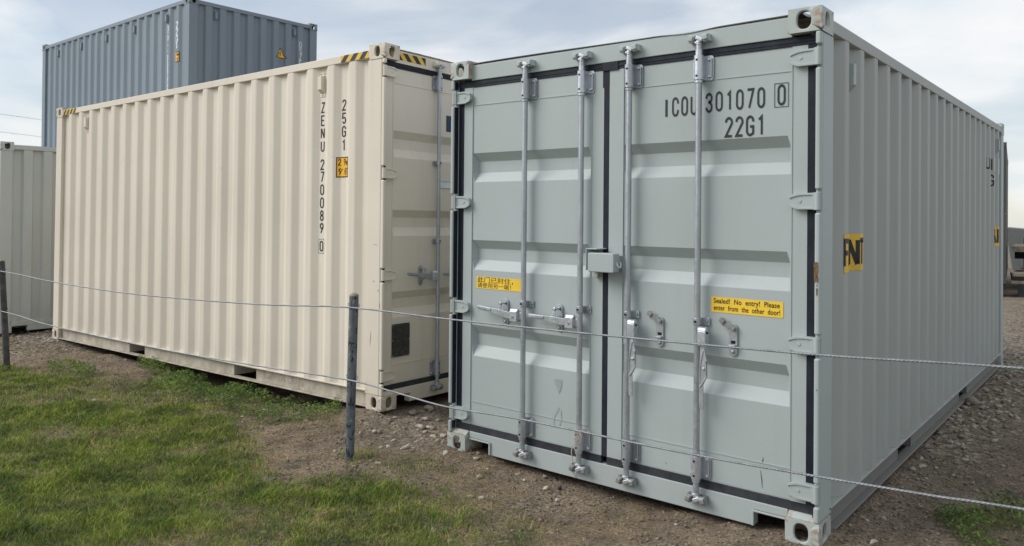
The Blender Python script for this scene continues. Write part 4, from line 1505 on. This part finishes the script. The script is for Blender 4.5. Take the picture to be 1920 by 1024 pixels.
gme.materials.append(ground_mat())
go = bpy.data.objects.new('ground', gme)
COL.objects.link(go)
go['kind'] = 'structure'

# ------------------------------------------------------------------ grass blades


def blade_cloud(name, x, y, h, wdt, lean, mat, kind='stuff', drop=0.004, segs=2, flat=0.0, widest=0.8):
    n = len(x)
    z = gz(x, y) - drop
    az = rng.uniform(0, 2 * PI, n)
    la = rng.uniform(0, 2 * PI, n)
    ln = lean * rng.uniform(0.3, 1.3, n) * h
    ux, uy = np.cos(az), np.sin(az)
    lx, ly = np.cos(la) * ln, np.sin(la) * ln
    hh = h * (1 - flat)
    V = np.zeros((n, 5, 3))
    for k, (f, wf) in enumerate(((0, 1.0), (0.55, widest))):
        cxp = x + lx * f * f * 1.0; cyp = y + ly * f * f; cz = z + hh * f
        V[:, 2 * k, 0] = cxp - ux * wdt * wf / 2; V[:, 2 * k, 1] = cyp - uy * wdt * wf / 2; V[:, 2 * k, 2] = cz
        V[:, 2 * k + 1, 0] = cxp + ux * wdt * wf / 2; V[:, 2 * k + 1, 1] = cyp + uy * wdt * wf / 2; V[:, 2 * k + 1, 2] = cz
    V[:, 4, 0] = x + lx; V[:, 4, 1] = y + ly; V[:, 4, 2] = z + hh * (1 - 0.15 * np.minimum(1, lean))
    b = (np.arange(n) * 5)[:, None]
    tri_ = np.concatenate([b + np.array([0, 1, 3]), b + np.array([0, 3, 2]), b + np.array([2, 3, 4])], 1).reshape(-1, 3)
    me = np_mesh(name, V.reshape(-1, 3), tri_)
    me.materials.append(mat)
    o = bpy.data.objects.new(name, me)
    COL.objects.link(o)
    o['kind'] = kind
    return o


def leaf_mat(name, cols, rough=0.6, trans=0.25):
    t = NT(name)
    gi = t.n('ShaderNodeNewGeometry').outputs['Random Per Island']
    v = t.map()
    r = t.n('ShaderNodeValToRGB', {'Fac': gi})
    e = r.color_ramp.elements
    e[0].color = cols[0]; e[0].position = 0
    e[1].color = cols[-1]; e[1].position = 1
    for i, c in enumerate(cols[1:-1]):
        q = e.new((i + 1) / (len(cols) - 1)); q.color = c
    big = t.ramp(t.noise(v, 3.4, 6, 0.75), 0.38, (0.50, 0.58, 0.56, 1), 0.62, (1.6, 1.45, 1.15, 1))
    c = t.mix(1.0, r.outputs[0], big, 'MULTIPLY')
    t.done(c, rough, 0, None, 0.3)
    try:
        t.b.inputs['Transmission Weight'].default_value = 0.0
        t.b.inputs['Subsurface Weight'].default_value = 0.0
    except KeyError:
        pass
    # some light comes through a blade
    tr = t.n('ShaderNodeBsdfTranslucent', {'Color': c})
    mx = t.n('ShaderNodeMixShader', {'Fac': trans})
    t.link(t.b.outputs[0], mx.inputs[1]); t.link(tr.outputs[0], mx.inputs[2])
    t.link(mx.outputs[0], t.t.nodes['Material Output'].inputs[0])
    return t.m


M_grass = leaf_mat('grass_blades', [(0.050, 0.110, 0.020, 1), (0.105, 0.190, 0.028, 1), (0.165, 0.255, 0.036, 1), (0.24, 0.30, 0.058, 1), (0.37, 0.32, 0.16, 1)])
M_straw = leaf_mat('dry_straw', [(0.22, 0.175, 0.115, 1), (0.34, 0.28, 0.19, 1), (0.14, 0.105, 0.07, 1), (0.44, 0.38, 0.27, 1)], trans=0.1)
M_weed = leaf_mat('weed_leaves', [(0.060, 0.120, 0.028, 1), (0.100, 0.180, 0.038, 1), (0.15, 0.225, 0.055, 1), (0.19, 0.25, 0.085, 1)])

CX, CY = 3.6459, -3.8025


def in_view(x, y, z=0.0, pad=0.06):
    fx_, fy_ = -0.6313, 0.7755
    rx_, ry_ = 0.7755, 0.6313
    d_ = (x - CX) * fx_ + (y - CY) * fy_
    l_ = (x - CX) * rx_ + (y - CY) * ry_
    u = l_ / np.maximum(d_, 0.1) * 1464 / 1920
    w = (1.58 - z) / np.maximum(d_, 0.1) * 1464 / 1920
    return (d_ > 1.2) & (abs(u) < 0.5 + pad + 0.2) & (w < 0.33 + pad + 0.12), d_


def scatter(n, x0, x1, y0, y1, fn, near_bias=True):
    x = rng.uniform(x0, x1, n); y = rng.uniform(y0, y1, n)
    ok, d_ = in_view(x, y)
    p = fn(x, y)
    if near_bias:
        p = p * np.clip((4.2 / np.maximum(d_, 1)) ** 1.1, 0.18, 1)
    k = ok & (rng.uniform(0, 1, n) < p)
    return x[k], y[k], d_[k]


x, y, d_ = scatter(1300000, -9.0, 3.2, -4.4, 0.0, cover)
clump = 0.6 + 0.9 * np.clip(fbm(x, y, 5.0, 2, 201) + 0.5, 0, 1)
keep = rng.uniform(0, 1, len(x)) < np.clip(clump * 0.75, 0, 1)
x, y, d_ = x[keep], y[keep], d_[keep]
if len(x) > 260000:
    x, y, d_ = x[:260000], y[:260000], d_[:260000]
hgt = rng.uniform(0.018, 0.055, len(x)) * (0.50 + 1.3 * np.clip(fbm(x, y, 4.2, 3, 301) + 0.5, 0, 1.2) ** 1.5)
g_ = blade_cloud('grass', x, y, hgt, 0.0030 * np.clip(d_ / 3.5, 0.9, 2.0), 0.9, M_grass)
g_['label'] = 'short green grass in the foreground'
print('grass', len(x))
x, y, d_ = scatter(500000, -9.0, 3.2, -4.4, 0.0, lambda x, y: cover(x, y) * sstep(0.02, 0.16, fbm(x, y, 3.1, 4, 611)))
x, y, d_ = x[:70000], y[:70000], d_[:70000]
g_ = blade_cloud('dry_grass', x, y, rng.uniform(0.02, 0.055, len(x)), 0.0026 * np.clip(d_ / 3.5, 0.9, 2.0), 1.5, M_straw, flat=0.35, drop=0.001)
g_['label'] = 'brown dead tufts mixed into the green grass'

bare = lambda x, y: np.clip(0.10 * cover(x, y) + 0.9 * sstep(-0.10, 0.12, fbm(x, y, 2.9, 4, 501)) * (y < 0.1) + 0.15 * (y < 0.1), 0, 1) * (1 - 0.75 * cover(x, y))
x, y, d_ = scatter(420000, -8.5, 3.6, -4.4, 0.25, bare)
x, y, d_ = x[:130000], y[:130000], d_[:130000]
g_ = blade_cloud('dry_grass', x, y, rng.uniform(0.02, 0.075, len(x)), 0.0022 * np.clip(d_ / 3.5, 0.9, 2.0), 2.2, M_straw, flat=0.82, drop=0.001)
g_['label'] = 'flattened straw and dead grass over the dirt'
print('straw', len(x))
# straw and dry roots also on the right flank
x, y, d_ = scatter(40000, 2.45, 5.0, -0.2, 5.0, lambda x, y: 0.35 + 0 * x)
g_ = blade_cloud('dry_grass', x, y, rng.uniform(0.02, 0.07, len(x)), 0.0022 * np.clip(d_ / 3.5, 0.9, 2.0), 2.2, M_straw, flat=0.82, drop=0.001)
g_['label'] = 'flattened straw and roots right of the grey container'

# leafy weeds: many small leaves on short stalks
x, y, d_ = scatter(260000, -6.0, 4.2, -1.0, 3.2, weeds, near_bias=False)
kp = rng.uniform(0, 1, len(x)) < 0.40 + 0.9 * sstep(-0.06, 0.10, fbm(x, y, 6.5, 2, 733))
x, y = x[kp][:90000], y[kp][:90000]
hmax = (0.035 + 0.11 * np.clip(fbm(x, y, 6.5, 2, 733) + 0.42, 0, 1)) * (0.5 + 0.9 * np.clip(fbm(x, y, 1.8, 2, 751) + 0.55, 0, 1))
ln_ = rng.uniform(0.014, 0.034, len(x))
lift = np.maximum(hmax * rng.uniform(0.0, 1.0, len(x)) ** 0.7 - ln_ * 0.4, -0.003)
g_ = blade_cloud('weeds', x, y, ln_, rng.uniform(0.006, 0.012, len(x)), 1.1, M_weed, drop=-lift, flat=0.45, widest=1.25)
g_['label'] = 'leafy green weeds along the foot of the containers'
print('weeds', len(x))

# ------------------------------------------------------------------ stones


def ico(sub):
    bm = bmesh.new()
    bmesh.ops.create_icosphere(bm, subdivisions=sub, radius=1)
    v = np.array([p.co[:] for p in bm.verts]); f = np.array([[q.index for q in p.verts] for p in bm.faces])
    bm.free()
    return v, f


IV, IF = ico(1)


def stone_mat(name, c0, c1):
    t = NT(name)
    gi = t.n('ShaderNodeNewGeometry').outputs['Random Per Island']
    oi = t.n('ShaderNodeObjectInfo').outputs['Random']
    v = t.map()
    k = t.math('FRACT', t.math('ADD', gi, oi))
    c = t.mix(k, c0, c1)
    c = t.mix(t.ramp(t.noise(v, 45, 5, 0.7), 0.4, 0.0, 0.7, 0.6), c, (0.17, 0.14, 0.105, 1))
    return t.done(c, 0.9, 0, t.bump(t.noise(v, 70, 5), 0.5, 0.006), 0.2)


M_stone = stone_mat('crushed_stone', (0.19, 0.155, 0.12, 1), (0.47, 0.41, 0.34, 1))
M_stone_pale = stone_mat('pale_stone', (0.40, 0.36, 0.30, 1), (0.52, 0.48, 0.42, 1))
M_clod = stone_mat('dirt_clods', (0.13, 0.10, 0.075, 1), (0.29, 0.235, 0.18, 1))


def stones(name, x, y, r, mat, flat=0.6, label=None):
    n = len(x)
    m = len(IV)
    V = IV[None] * (1 + 0.38 * (rng.random((n, m, 1)) - 0.5))
    sc = np.stack([r * rng.uniform(0.8, 1.4, n), r * rng.uniform(0.6, 1.1, n), r * flat * rng.uniform(0.6, 1.1, n)], -1)
    V = V * sc[:, None, :]
    a = rng.uniform(0, 2 * PI, n); b_ = rng.uniform(-0.5, 0.5, n)
    X = V[..., 0] * np.cos(b_)[:, None] + V[..., 2] * np.sin(b_)[:, None]
    Z = -V[..., 0] * np.sin(b_)[:, None] + V[..., 2] * np.cos(b_)[:, None]
    Y = V[..., 1]
    X, Y = X * np.cos(a)[:, None] - Y * np.sin(a)[:, None], X * np.sin(a)[:, None] + Y * np.cos(a)[:, None]
    P = np.stack([X + x[:, None], Y + y[:, None], Z + (gz(x, y) + r * flat * 0.35)[:, None]], -1)
    F = (IF[None] + (np.arange(n) * m)[:, None, None]).reshape(-1, 3)
    me = np_mesh(name, P.reshape(-1, 3), F)
    me.materials.append(mat)
    o = bpy.data.objects.new(name, me)
    COL.objects.link(o)
    o['kind'] = 'stuff'
    if label:
        o['label'] = label
    return o


def outside_boxes(x, y):
    """not under a container"""
    a = (x > 0.05) & (x < 2.40) & (y > 0.08) & (y < 6.0)
    return ~a


def gravel_p(x, y):
    p = np.zeros(x.shape)
    p = np.maximum(p, sstep(2.40, 2.46, x) * sstep(0.42, 0.0, x - 2.42 - 0.07 * y) * sstep(-0.25, 0.6, y) * (0.25 + 0.55 * sstep(1.0, 3.5, y)))
    p = np.maximum(p, sstep(4.2, 6.4, y) * (x > 2.4) * 0.9)
    p = np.maximum(p, sstep(-1.15, -0.75, x) * sstep(0.12, -0.05, x) * sstep(-0.45, 0.05, y) * (0.16 + 0.5 * sstep(-0.12, 0.1, fbm(x, y, 3.0, 2, 909))))
    p = np.maximum(p, sstep(-0.9, -0.2, x) * sstep(0.35, 0.0, x) * sstep(-0.75, -0.1, y) * 0.35)
    p = np.maximum(p, sstep(-6.0, -7.2, x) * sstep(-0.8, -0.2, y) * 0.6)
    p = np.maximum(p, 0.022 * (y < 0.25) * (y > -1.2))
    p = np.maximum(p, 0.035 * (x > 2.4) * (y > -0.3))
    return p * outside_boxes(x, y)


x, y, d_ = scatter(60000, -9, 4.6, -1.6, 9.5, gravel_p, near_bias=False)
r = 0.006 + 0.022 * rng.random(len(x)) ** 3.0
x, y, r = x[:14000], y[:14000], r[:14000]
stones('gravel', x, y, r, M_stone, label='loose crushed stone beside and between the containers')
print('gravel', len(x))
# coarser stones lying along the right rail and behind
xr = rng.uniform(2.43, 3.2, 300); yr = rng.uniform(1.6, 7.5, 300)
k = xr < 2.50 + 0.045 * yr + rng.uniform(-0.05, 0.12, 300)
stones('gravel', xr[k], yr[k], rng.uniform(0.012, 0.036, k.sum()), M_stone, label='coarse stones banked along the grey base rail')
x, y, d_ = scatter(150000, -8.5, 4.2, -3.4, 3.0, lambda x, y: (0.55 + 0.9 * fbm(x, y, 2.6, 3, 888)) * (1 - 0.8 * cover(x, y)) * outside_boxes(x, y) * ((y < 0.2) | (x > 2.4) | ((x > -1) & (x < 0))))
x, y = x[:40000], y[:40000]
stones('dirt_clods', x, y, 0.003 + 0.011 * rng.random(len(x)) ** 3.5, M_clod, label='crumbs of dry soil')

# single stones one can pick out
IV2, IF2 = ico(2)


def stone(x, y, r, label, mat, seed, flat=0.6, group='loose stones on the dirt'):
    rg = np.random.default_rng(seed)
    ns = rg.normal(size=(10, 3)); ns /= np.linalg.norm(ns, axis=1)[:, None]
    V = IV2.copy()
    for nrm_ in ns:      # knock flat facets off a ball
        dd = V @ nrm_
        cut = rg.uniform(0.38, 0.8)
        over = np.maximum(dd - cut, 0)
        V = V - over[:, None] * nrm_
    V = V * (1 + 0.05 * rg.normal(size=(len(V), 1)))
    V = V * np.array([r * rg.uniform(1.0, 1.35), r * rg.uniform(0.75, 1.0), r * flat])
    me = np_mesh('stone', V, IF2)
    me.materials.append(mat)
    o = bpy.data.objects.new('stone', me)
    COL.objects.link(o)
    o.location = (x, y, gz1(x, y) + r * flat * 0.45)
    o.rotation_euler = (rg.uniform(-0.2, 0.2), rg.uniform(-0.2, 0.2), rg.uniform(0, 6))
    return tag(o, label, 'stone', group)


# placed on the ground from where they stand in the photograph
def on_ground(px, py, z=-0.045):
    R = cam.rotation_euler.to_matrix()
    d = R @ Vector(((px - 960 - 1.54) / 1464.2, -(py - 512 + 123.3) / 1464.2, -1))
    c = Vector(cam.location)
    k = (z - c.z) / d.z
    p = c + d * k
    for _ in range(3):
        z = gz1(p.x, p.y); k = (z - c.z) / d.z; p = c + d * k
    return p.x, p.y


for i, (px, py, r, lb, pale) in enumerate([
        (762, 842, 0.040, 'pale chunky stone standing alone between the near post and the grey corner', 1),
        (728, 839, 0.024, 'small flat pale stone just left of the chunky one', 1),
        (806, 770, 0.050, 'round grey stone in the dark gap, nearest the grey container', 0),
        (775, 777, 0.050, 'broad grey stone in the dark gap below the cream doors', 0),
        (788, 802, 0.040, 'flat pale slab stone in the gap between the two big containers', 1),
        (806, 803, 0.026, 'small cream stone just right of the flat slab stone in the gap', 1),
        (832, 820, 0.034, 'pale stone touching the lower left corner of the grey container', 1),
        (812, 822, 0.028, 'pale stone left of the one touching the grey corner', 1),
        (797, 786, 0.035, 'light grey stone at the head of the rubble between the containers', 1),
        (836, 848, 0.034, 'long pale stone below the grey corner casting', 1),
        (893, 862, 0.032, 'tan stone lying in front of the left lashing notch', 1),
        (1023, 895, 0.020, 'small tan stone below the grey sill, left of the dark one', 1),
        (1041, 899, 0.024, 'dark blue grey stone under the grey sill', 2),
        (1024, 917, 0.024, 'squat pale stone on the dirt below the grey sill', 1),
        (1048, 918, 0.020, 'dark lump beside the squat pale stone', 2),
        (983, 902, 0.014, 'small white stone left of the stones below the sill', 1),
        (914, 881, 0.014, 'little white stone on the path below the left lashing notch', 1),
        (881, 933, 0.020, 'left one of two pale stones at the grass edge', 1),
        (903, 936, 0.020, 'right one of two pale stones at the grass edge', 1),
        (1046, 940, 0.022, 'pale stone at the edge of the grass below the squat one', 1),
        (1586, 1005, 0.018, 'small stone right of the grey front corner', 0),
        (1637, 1019, 0.026, 'pale flat stone at the bottom edge, right of the grey front corner', 1),
        (1759, 1003, 0.016, 'single white stone on the dirt left of the green patch', 1),
        (652, 786, 0.018, 'small pale stone beside the foot of the near post', 1),
        (1825, 757, 0.075, 'large rounded tan stone against the far part of the grey rail', 0)]):
    gx_, gy_ = on_ground(px, py)
    mt = (M_stone, M_stone_pale, simple('dark_stone', (0.05, 0.055, 0.065, 1), 0.8))[pale]
    stone(gx_, gy_, r, lb, mt, 100 + i)

# ------------------------------------------------------------------ fence: two posts with two steel cables
def fence_post(label, base, top, dia=0.060, bury=0.25, mat=None):
    base = Vector(base); top = Vector(top)
    t = (top - base).normalized()
    root = thing('fence_post', label, 'fence post', loc=base, group='steel posts of the cable fence')
    q = t.to_track_quat('Z', 'Y').to_matrix().to_4x4()
    L_ = (top - base).length
    mb = MB()
    rings = [-bury, 0, 0.2, 0.4, 0.6, 0.8, L_ - 0.022, L_ - 0.006]
    rs = [dia / 2] * 6 + [dia / 2, dia / 2 * 0.93]
    mb.tube([tuple((q @ Vector((0, 0, z)))) for z in rings], rs, 24)
    obj('post', mb, mat or M_post, root, smooth=True)
    cp = MB()
    for k in range(4):
        a0, a1 = k * PI / 8, (k + 1) * PI / 8
        cp.cyl(q @ Vector((0, 0, L_ - 0.012 + 0.020 * math.sin(a0))), q @ Vector((0, 0, L_ - 0.012 + 0.020 * math.sin(a1))), dia / 2 * 1.03 * math.cos(a0), 24, r1=dia / 2 * 1.03 * math.cos(a1) + 0.0005, caps=(k == 3))
    obj('post_cap', cp, M_cap, root, smooth=True)
    return root, q


b1 = (-5.603, -0.79, gz1(-5.603, -0.79)); b2 = (-0.4048, -0.4966, gz1(-0.4048, -0.4966))
post1, q1 = fence_post('leaning dark steel fence post at the left edge of the photo', b1, (-5.773, -0.80, 1.040), mat=simple('weathered_dark_steel', (0.055, 0.055, 0.055, 1), 0.7, 0.1, 0.4, 0.5, 14))
post2, q2 = fence_post('flaking blue grey steel fence post standing between the cream and grey containers', b2, (-0.3766, -0.495, 1.048))
TOP = [(-9.5, -1.02, 0.98), (-5.809, -0.802, 0.932), (-4.592, -0.733, 0.890), (-3.115, -0.65, 0.870), (-1.411, -0.554, 0.909), (-0.411, -0.497, 0.962), (0.449, -0.448, 0.960), (1.502, -0.389, 0.968), (2.539, -0.33, 0.987), (3.282, -0.288, 1.020), (4.8, -0.20, 1.06)]
BOT = [(-9.5, -1.02, 0.56), (-5.795, -0.801, 0.515), (-4.579, -0.733, 0.467), (-2.685, -0.626, 0.449), (-1.402, -0.553, 0.467), (-0.413, -0.497, 0.492), (0.0, -0.474, 0.474), (0.456, -0.448, 0.446), (0.992, -0.418, 0.459), (1.994, -0.361, 0.454), (2.923, -0.308, 0.477), (3.284, -0.288, 0.495), (4.8, -0.20, 0.55)]


def catmull(P, step=0.006):
    P = [Vector(p) for p in P]
    P = [P[0] * 2 - P[1]] + P + [P[-1] * 2 - P[-2]]
    out = []
    for i in range(1, len(P) - 2):
        p0, p1, p2, p3 = P[i - 1:i + 3]
        n = max(2, int((p2 - p1).length / step))
        for k in range(n):
            t = k / n
            out.append(0.5 * ((2 * p1) + (p2 - p0) * t + (2 * p0 - 5 * p1 + 4 * p2 - p3) * t * t + (3 * p1 - p0 - 3 * p2 + p3) * t ** 3))
    out.append(P[-2])
    return out


def cable(P, label, R=0.0019, r=0.0038, pitch=0.05, strands=3):
    # the cable passes just in front of the posts
    off = Vector((0.02, -0.036, 0))
    pts = catmull([Vector(p) + Vector((0, -0.034, 0)) for p in P])
    C = np.array([p[:] for p in pts])
    T = np.gradient(C, axis=0); T /= np.linalg.norm(T, axis=1)[:, None]
    S = np.concatenate([[0], np.cumsum(np.linalg.norm(np.diff(C, axis=0), axis=1))])
    A = np.cross(T, [0, 0, 1.0]); A /= np.linalg.norm(A, axis=1)[:, None]
    B = np.cross(A, T)
    n = 6
    Vs, Fs = [], []
    o = 0
    for s_ in range(strands):
        ph = 2 * PI * S / pitch + 2 * PI * s_ / strands
        cc = C + R * (np.cos(ph)[:, None] * A + np.sin(ph)[:, None] * B)
        an = np.linspace(0, 2 * PI, n, endpoint=False)
        V = cc[:, None, :] + r * (np.cos(an)[None, :, None] * A[:, None, :] + np.sin(an)[None, :, None] * B[:, None, :])
        m = len(C)
        i0 = (np.arange(m - 1)[:, None] * n + np.arange(n)[None]); j0 = (np.arange(m - 1)[:, None] * n + (np.arange(n)[None] + 1) % n)
        F = np.stack([i0, j0, j0 + n, i0 + n], -1).reshape(-1, 4) + o
        o += m * n
        Vs.append(V.reshape(-1, 3)); Fs.append(F)
    me = np_mesh('fence_cable', np.concatenate(Vs), np.concatenate(Fs))
    me.polygons.foreach_set('use_smooth', np.ones(len(me.polygons), bool))
    me.materials.append(M_cable)
    ob = bpy.data.objects.new('fence_cable', me)
    COL.objects.link(ob)
    return tag(ob, label, 'cable', 'twisted steel cables of the fence')


cable(TOP, 'upper twisted steel cable strung across the whole view')
cable(BOT, 'lower twisted steel cable strung across the whole view')
for (root, bs, zz, px) in ((post1, b1, 0.932, -5.757), (post1, b1, 0.515, -5.690), (post2, b2, 0.962, -0.379), (post2, b2, 0.492, -0.391)):
    mb = MB()
    c = Vector((px, (-0.80 if px < -2 else -0.4955), zz)) - Vector(bs)
    rr = 0.036
    pts = []
    for k in range(15):
        a = math.radians(-60 - k * 20)
        pts.append((c.x + rr * math.cos(a) * 1.02, c.y + rr * math.sin(a) * 1.02, c.z + 0.028 * math.sin(k / 14 * PI)))
    mb.tube(pts, 0.0025, 8)
    obj('wire_tie', mb, M_galv_dull, root, smooth=True)

# twine caught on the lower bracket of the second locking bar
tw = MB()
def wig(P, r=0.0018):
    tw.tube([tuple(p) for p in catmull(P, 0.01)], r, 6)
wig([(1.075, -0.020, 0.322), (1.090, -0.026, 0.300), (1.075, -0.03, 0.275), (1.060, -0.028, 0.258), (1.050, -0.028, 0.250)])
wig([(1.085, -0.020, 0.325), (1.100, -0.028, 0.290), (1.090, -0.03, 0.255), (1.085, -0.03, 0.235)])
wig([(1.075, -0.020, 0.318), (1.065, -0.028, 0.290), (1.045, -0.030, 0.275), (1.035, -0.028, 0.268)])
wig([(1.030, -0.018, 0.322), (1.060, -0.022, 0.315), (1.085, -0.020, 0.325), (1.110, 0.0, 0.322), (1.120, 0.03, 0.33)], 0.0022)
wig([(1.010, 0.010, 0.212), (1.022, -0.004, 0.220), (1.016, -0.006, 0.180), (1.020, 0.0, 0.14), (1.008, 0.006, 0.09), (1.012, 0.03, 0.045), (1.018, 0.034, 0.022)], 0.0030)
tag(obj('twine', tw, M_twine, None, smooth=True), 'frayed tan twine knotted round the second locking bar bracket', 'twine')

# ------------------------------------------------------------------ yard beyond, at the right edge
# brown container standing on edge of view; only its right corner shows past the grey one
R8 = Matrix.Translation((1.40, 14.9, 0.24)) @ Matrix.Rotation(math.radians(6.5), 4, 'Z') @ Matrix.Translation((-CW, 0, 0))
container('shipping_container', 'dark brown container far back, only its right corner showing past the grey one', R8, 2.896, (M_brown, M_brown, M_brown, M_brown), front='wall', detail=False)
for u, v, wh in ((-2.2, 0.3, 'near left'), (-0.35, 0.3, 'near right'), (-2.2, 5.6, 'far left'), (-0.35, 5.6, 'far right')):
    p = R8 @ Matrix.Translation((CW, 0, 0)) @ Vector((u, v, 0))
    gz_ = gz1(p.x, p.y)
    o = obj('timber_block', MB().box(-0.22, 0.22, -0.15, 0.15, -0.03, 0.24 - gz_ - 0.002), M_timber, None, bevel=0.004)
    o.location = (p.x, p.y, gz_)
    tag(o, 'stacked timber block under the %s corner of the dark brown container' % wh, 'block', 'timber blocks under the brown container')
# flatbed trailer
tr_root = thing('flatbed_trailer', 'flatbed trailer with pale timber deck standing behind the grey container', 'trailer', loc=(1.86, 18.5, gz1(1.86, 18.5)))
tr_root.rotation_euler = (0, 0, math.radians(4))
for k in range(10):
    obj('deck_board', MB().box(-0.7, 4.2, -1.0 + k * 0.2, -0.812 + k * 0.2, 0.93, 0.965), M_timber, tr_root, bevel=0.003)
for bx_ in ((-0.7, 4.2, -1.04, -1.004), (-0.7, 4.2, 1.004, 1.04), (-0.74, -0.704, -1.04, 1.04)):
    obj('side_board', MB().box(*bx_, 0.84, 0.97), M_timber, tr_root, bevel=0.003)
mb = MB()
mb.box(-0.70, 4.2, -0.45, -0.35, 0.66, 0.925).box(-0.70, 4.2, 0.35, 0.45, 0.66, 0.925)
obj('chassis', mb, M_trailer, tr_root, bevel=0.004)
mb = MB()
for xx in (-0.45, 0.05):
    mb.box(xx, xx + 0.09, -0.93, -0.85, 0.02, 0.80)
mb.box(-0.52, 0.20, -0.98, -0.80, 0.0, 0.02)
obj('landing_leg', mb, M_bluep, tr_root)
for xx in (2.3, 3.3):
    for yy in (-0.95, 0.70):
        w_o = obj('wheel', MB().cyl((xx, yy, 0.42), (xx, yy + 0.25, 0.42), 0.42, 28), M_tyre, tr_root, bevel=0.03, smooth=True)
        obj('rim', MB().cyl((xx, yy - 0.004, 0.42), (xx, yy + 0.02, 0.42), 0.24, 24), M_galv_dull, w_o, smooth=True)
# planks leaning below the deck
lp = thing('lumber_stack', 'low stack of long timbers lying in front of the trailer', 'timber stack', loc=(1.76, 15.6, gz1(1.76, 15.6)))
for k in range(3):
    for j in range(3):
        Mx = Matrix.Rotation(math.radians(6 + 3 * j), 4, 'Z')
        b = MB().box(-0.35, 3.4, -0.2 + k * 0.16, -0.06 + k * 0.16, 0.28 + j * 0.075, 0.345 + j * 0.075, Mx)
        obj('plank', b, M_timber if j != 1 else simple('dark_beam', (0.05, 0.045, 0.04, 1), 0.8), lp, bevel=0.003)
mb = None
for xx in (-0.2, 1.6):
    obj('bearer', MB().box(xx, xx + 0.12, -0.35, 0.75, -0.06, 0.279), M_trailer, lp)
# grey skip with sloping top beyond the trailer
sk = thing('skip', 'low grey metal skip with sloping sides beyond the timber deck', 'skip', loc=(2.35, 25.6, gz1(2.35, 25.6)))
sk.rotation_euler = (0, 0, math.radians(3))
mb = MB()
pr_s = [(-2.2, 1.33), (-2.0, 0.02), (3.2, 0.02), (4.0, 0.80)]
mb.prism(pr_s, -0.9, 0.9, 'y')
obj('body', mb, M_roofm, sk, bevel=0.01)
for k in range(7):
    u = -1.8 + k * 0.75
    obj('rib', MB().box(u, u + 0.08, -0.95, -0.901, 0.1, 1.02 - 0.07 * k), M_roofm, sk, bevel=0.004)

# ------------------------------------------------------------------ overhead lines at the left


def sky_pt(px, py, dist):
    R = cam.rotation_euler.to_matrix()
    d = R @ Vector(((px - 960 - 1.54) / 1464.2, -(py - 512 + 123.3) / 1464.2, -1))
    return Vector(cam.location) + d * dist


for i, (ya, yb, lb) in enumerate(((211.5, 229.0, 'upper thin overhead line crossing the sky left of the blue container'), (246.0, 260.0, 'lower thin overhead line crossing the sky left of the blue container'))):
    a = sky_pt(-60, ya - 8.0, 70 + i * 3); b = sky_pt(140, yb + 4, 92 + i * 3)
    dv = b - a
    P = [a - dv * 1.2 + Vector((0, 0, 0.9)), a, a + dv * 0.5 + Vector((0, 0, -0.05)), b, b + dv * 1.0 + Vector((0, 0, 0.8))]
    mb = MB().tube([tuple(p) for p in catmull(P, 3.0)], 0.018, 6)
    tag(obj('overhead_line', mb, M_wire_line), lb, 'power line', 'overhead lines')

print('tris', sum(len(o.data.polygons) for o in bpy.data.objects if o.type == 'MESH'))
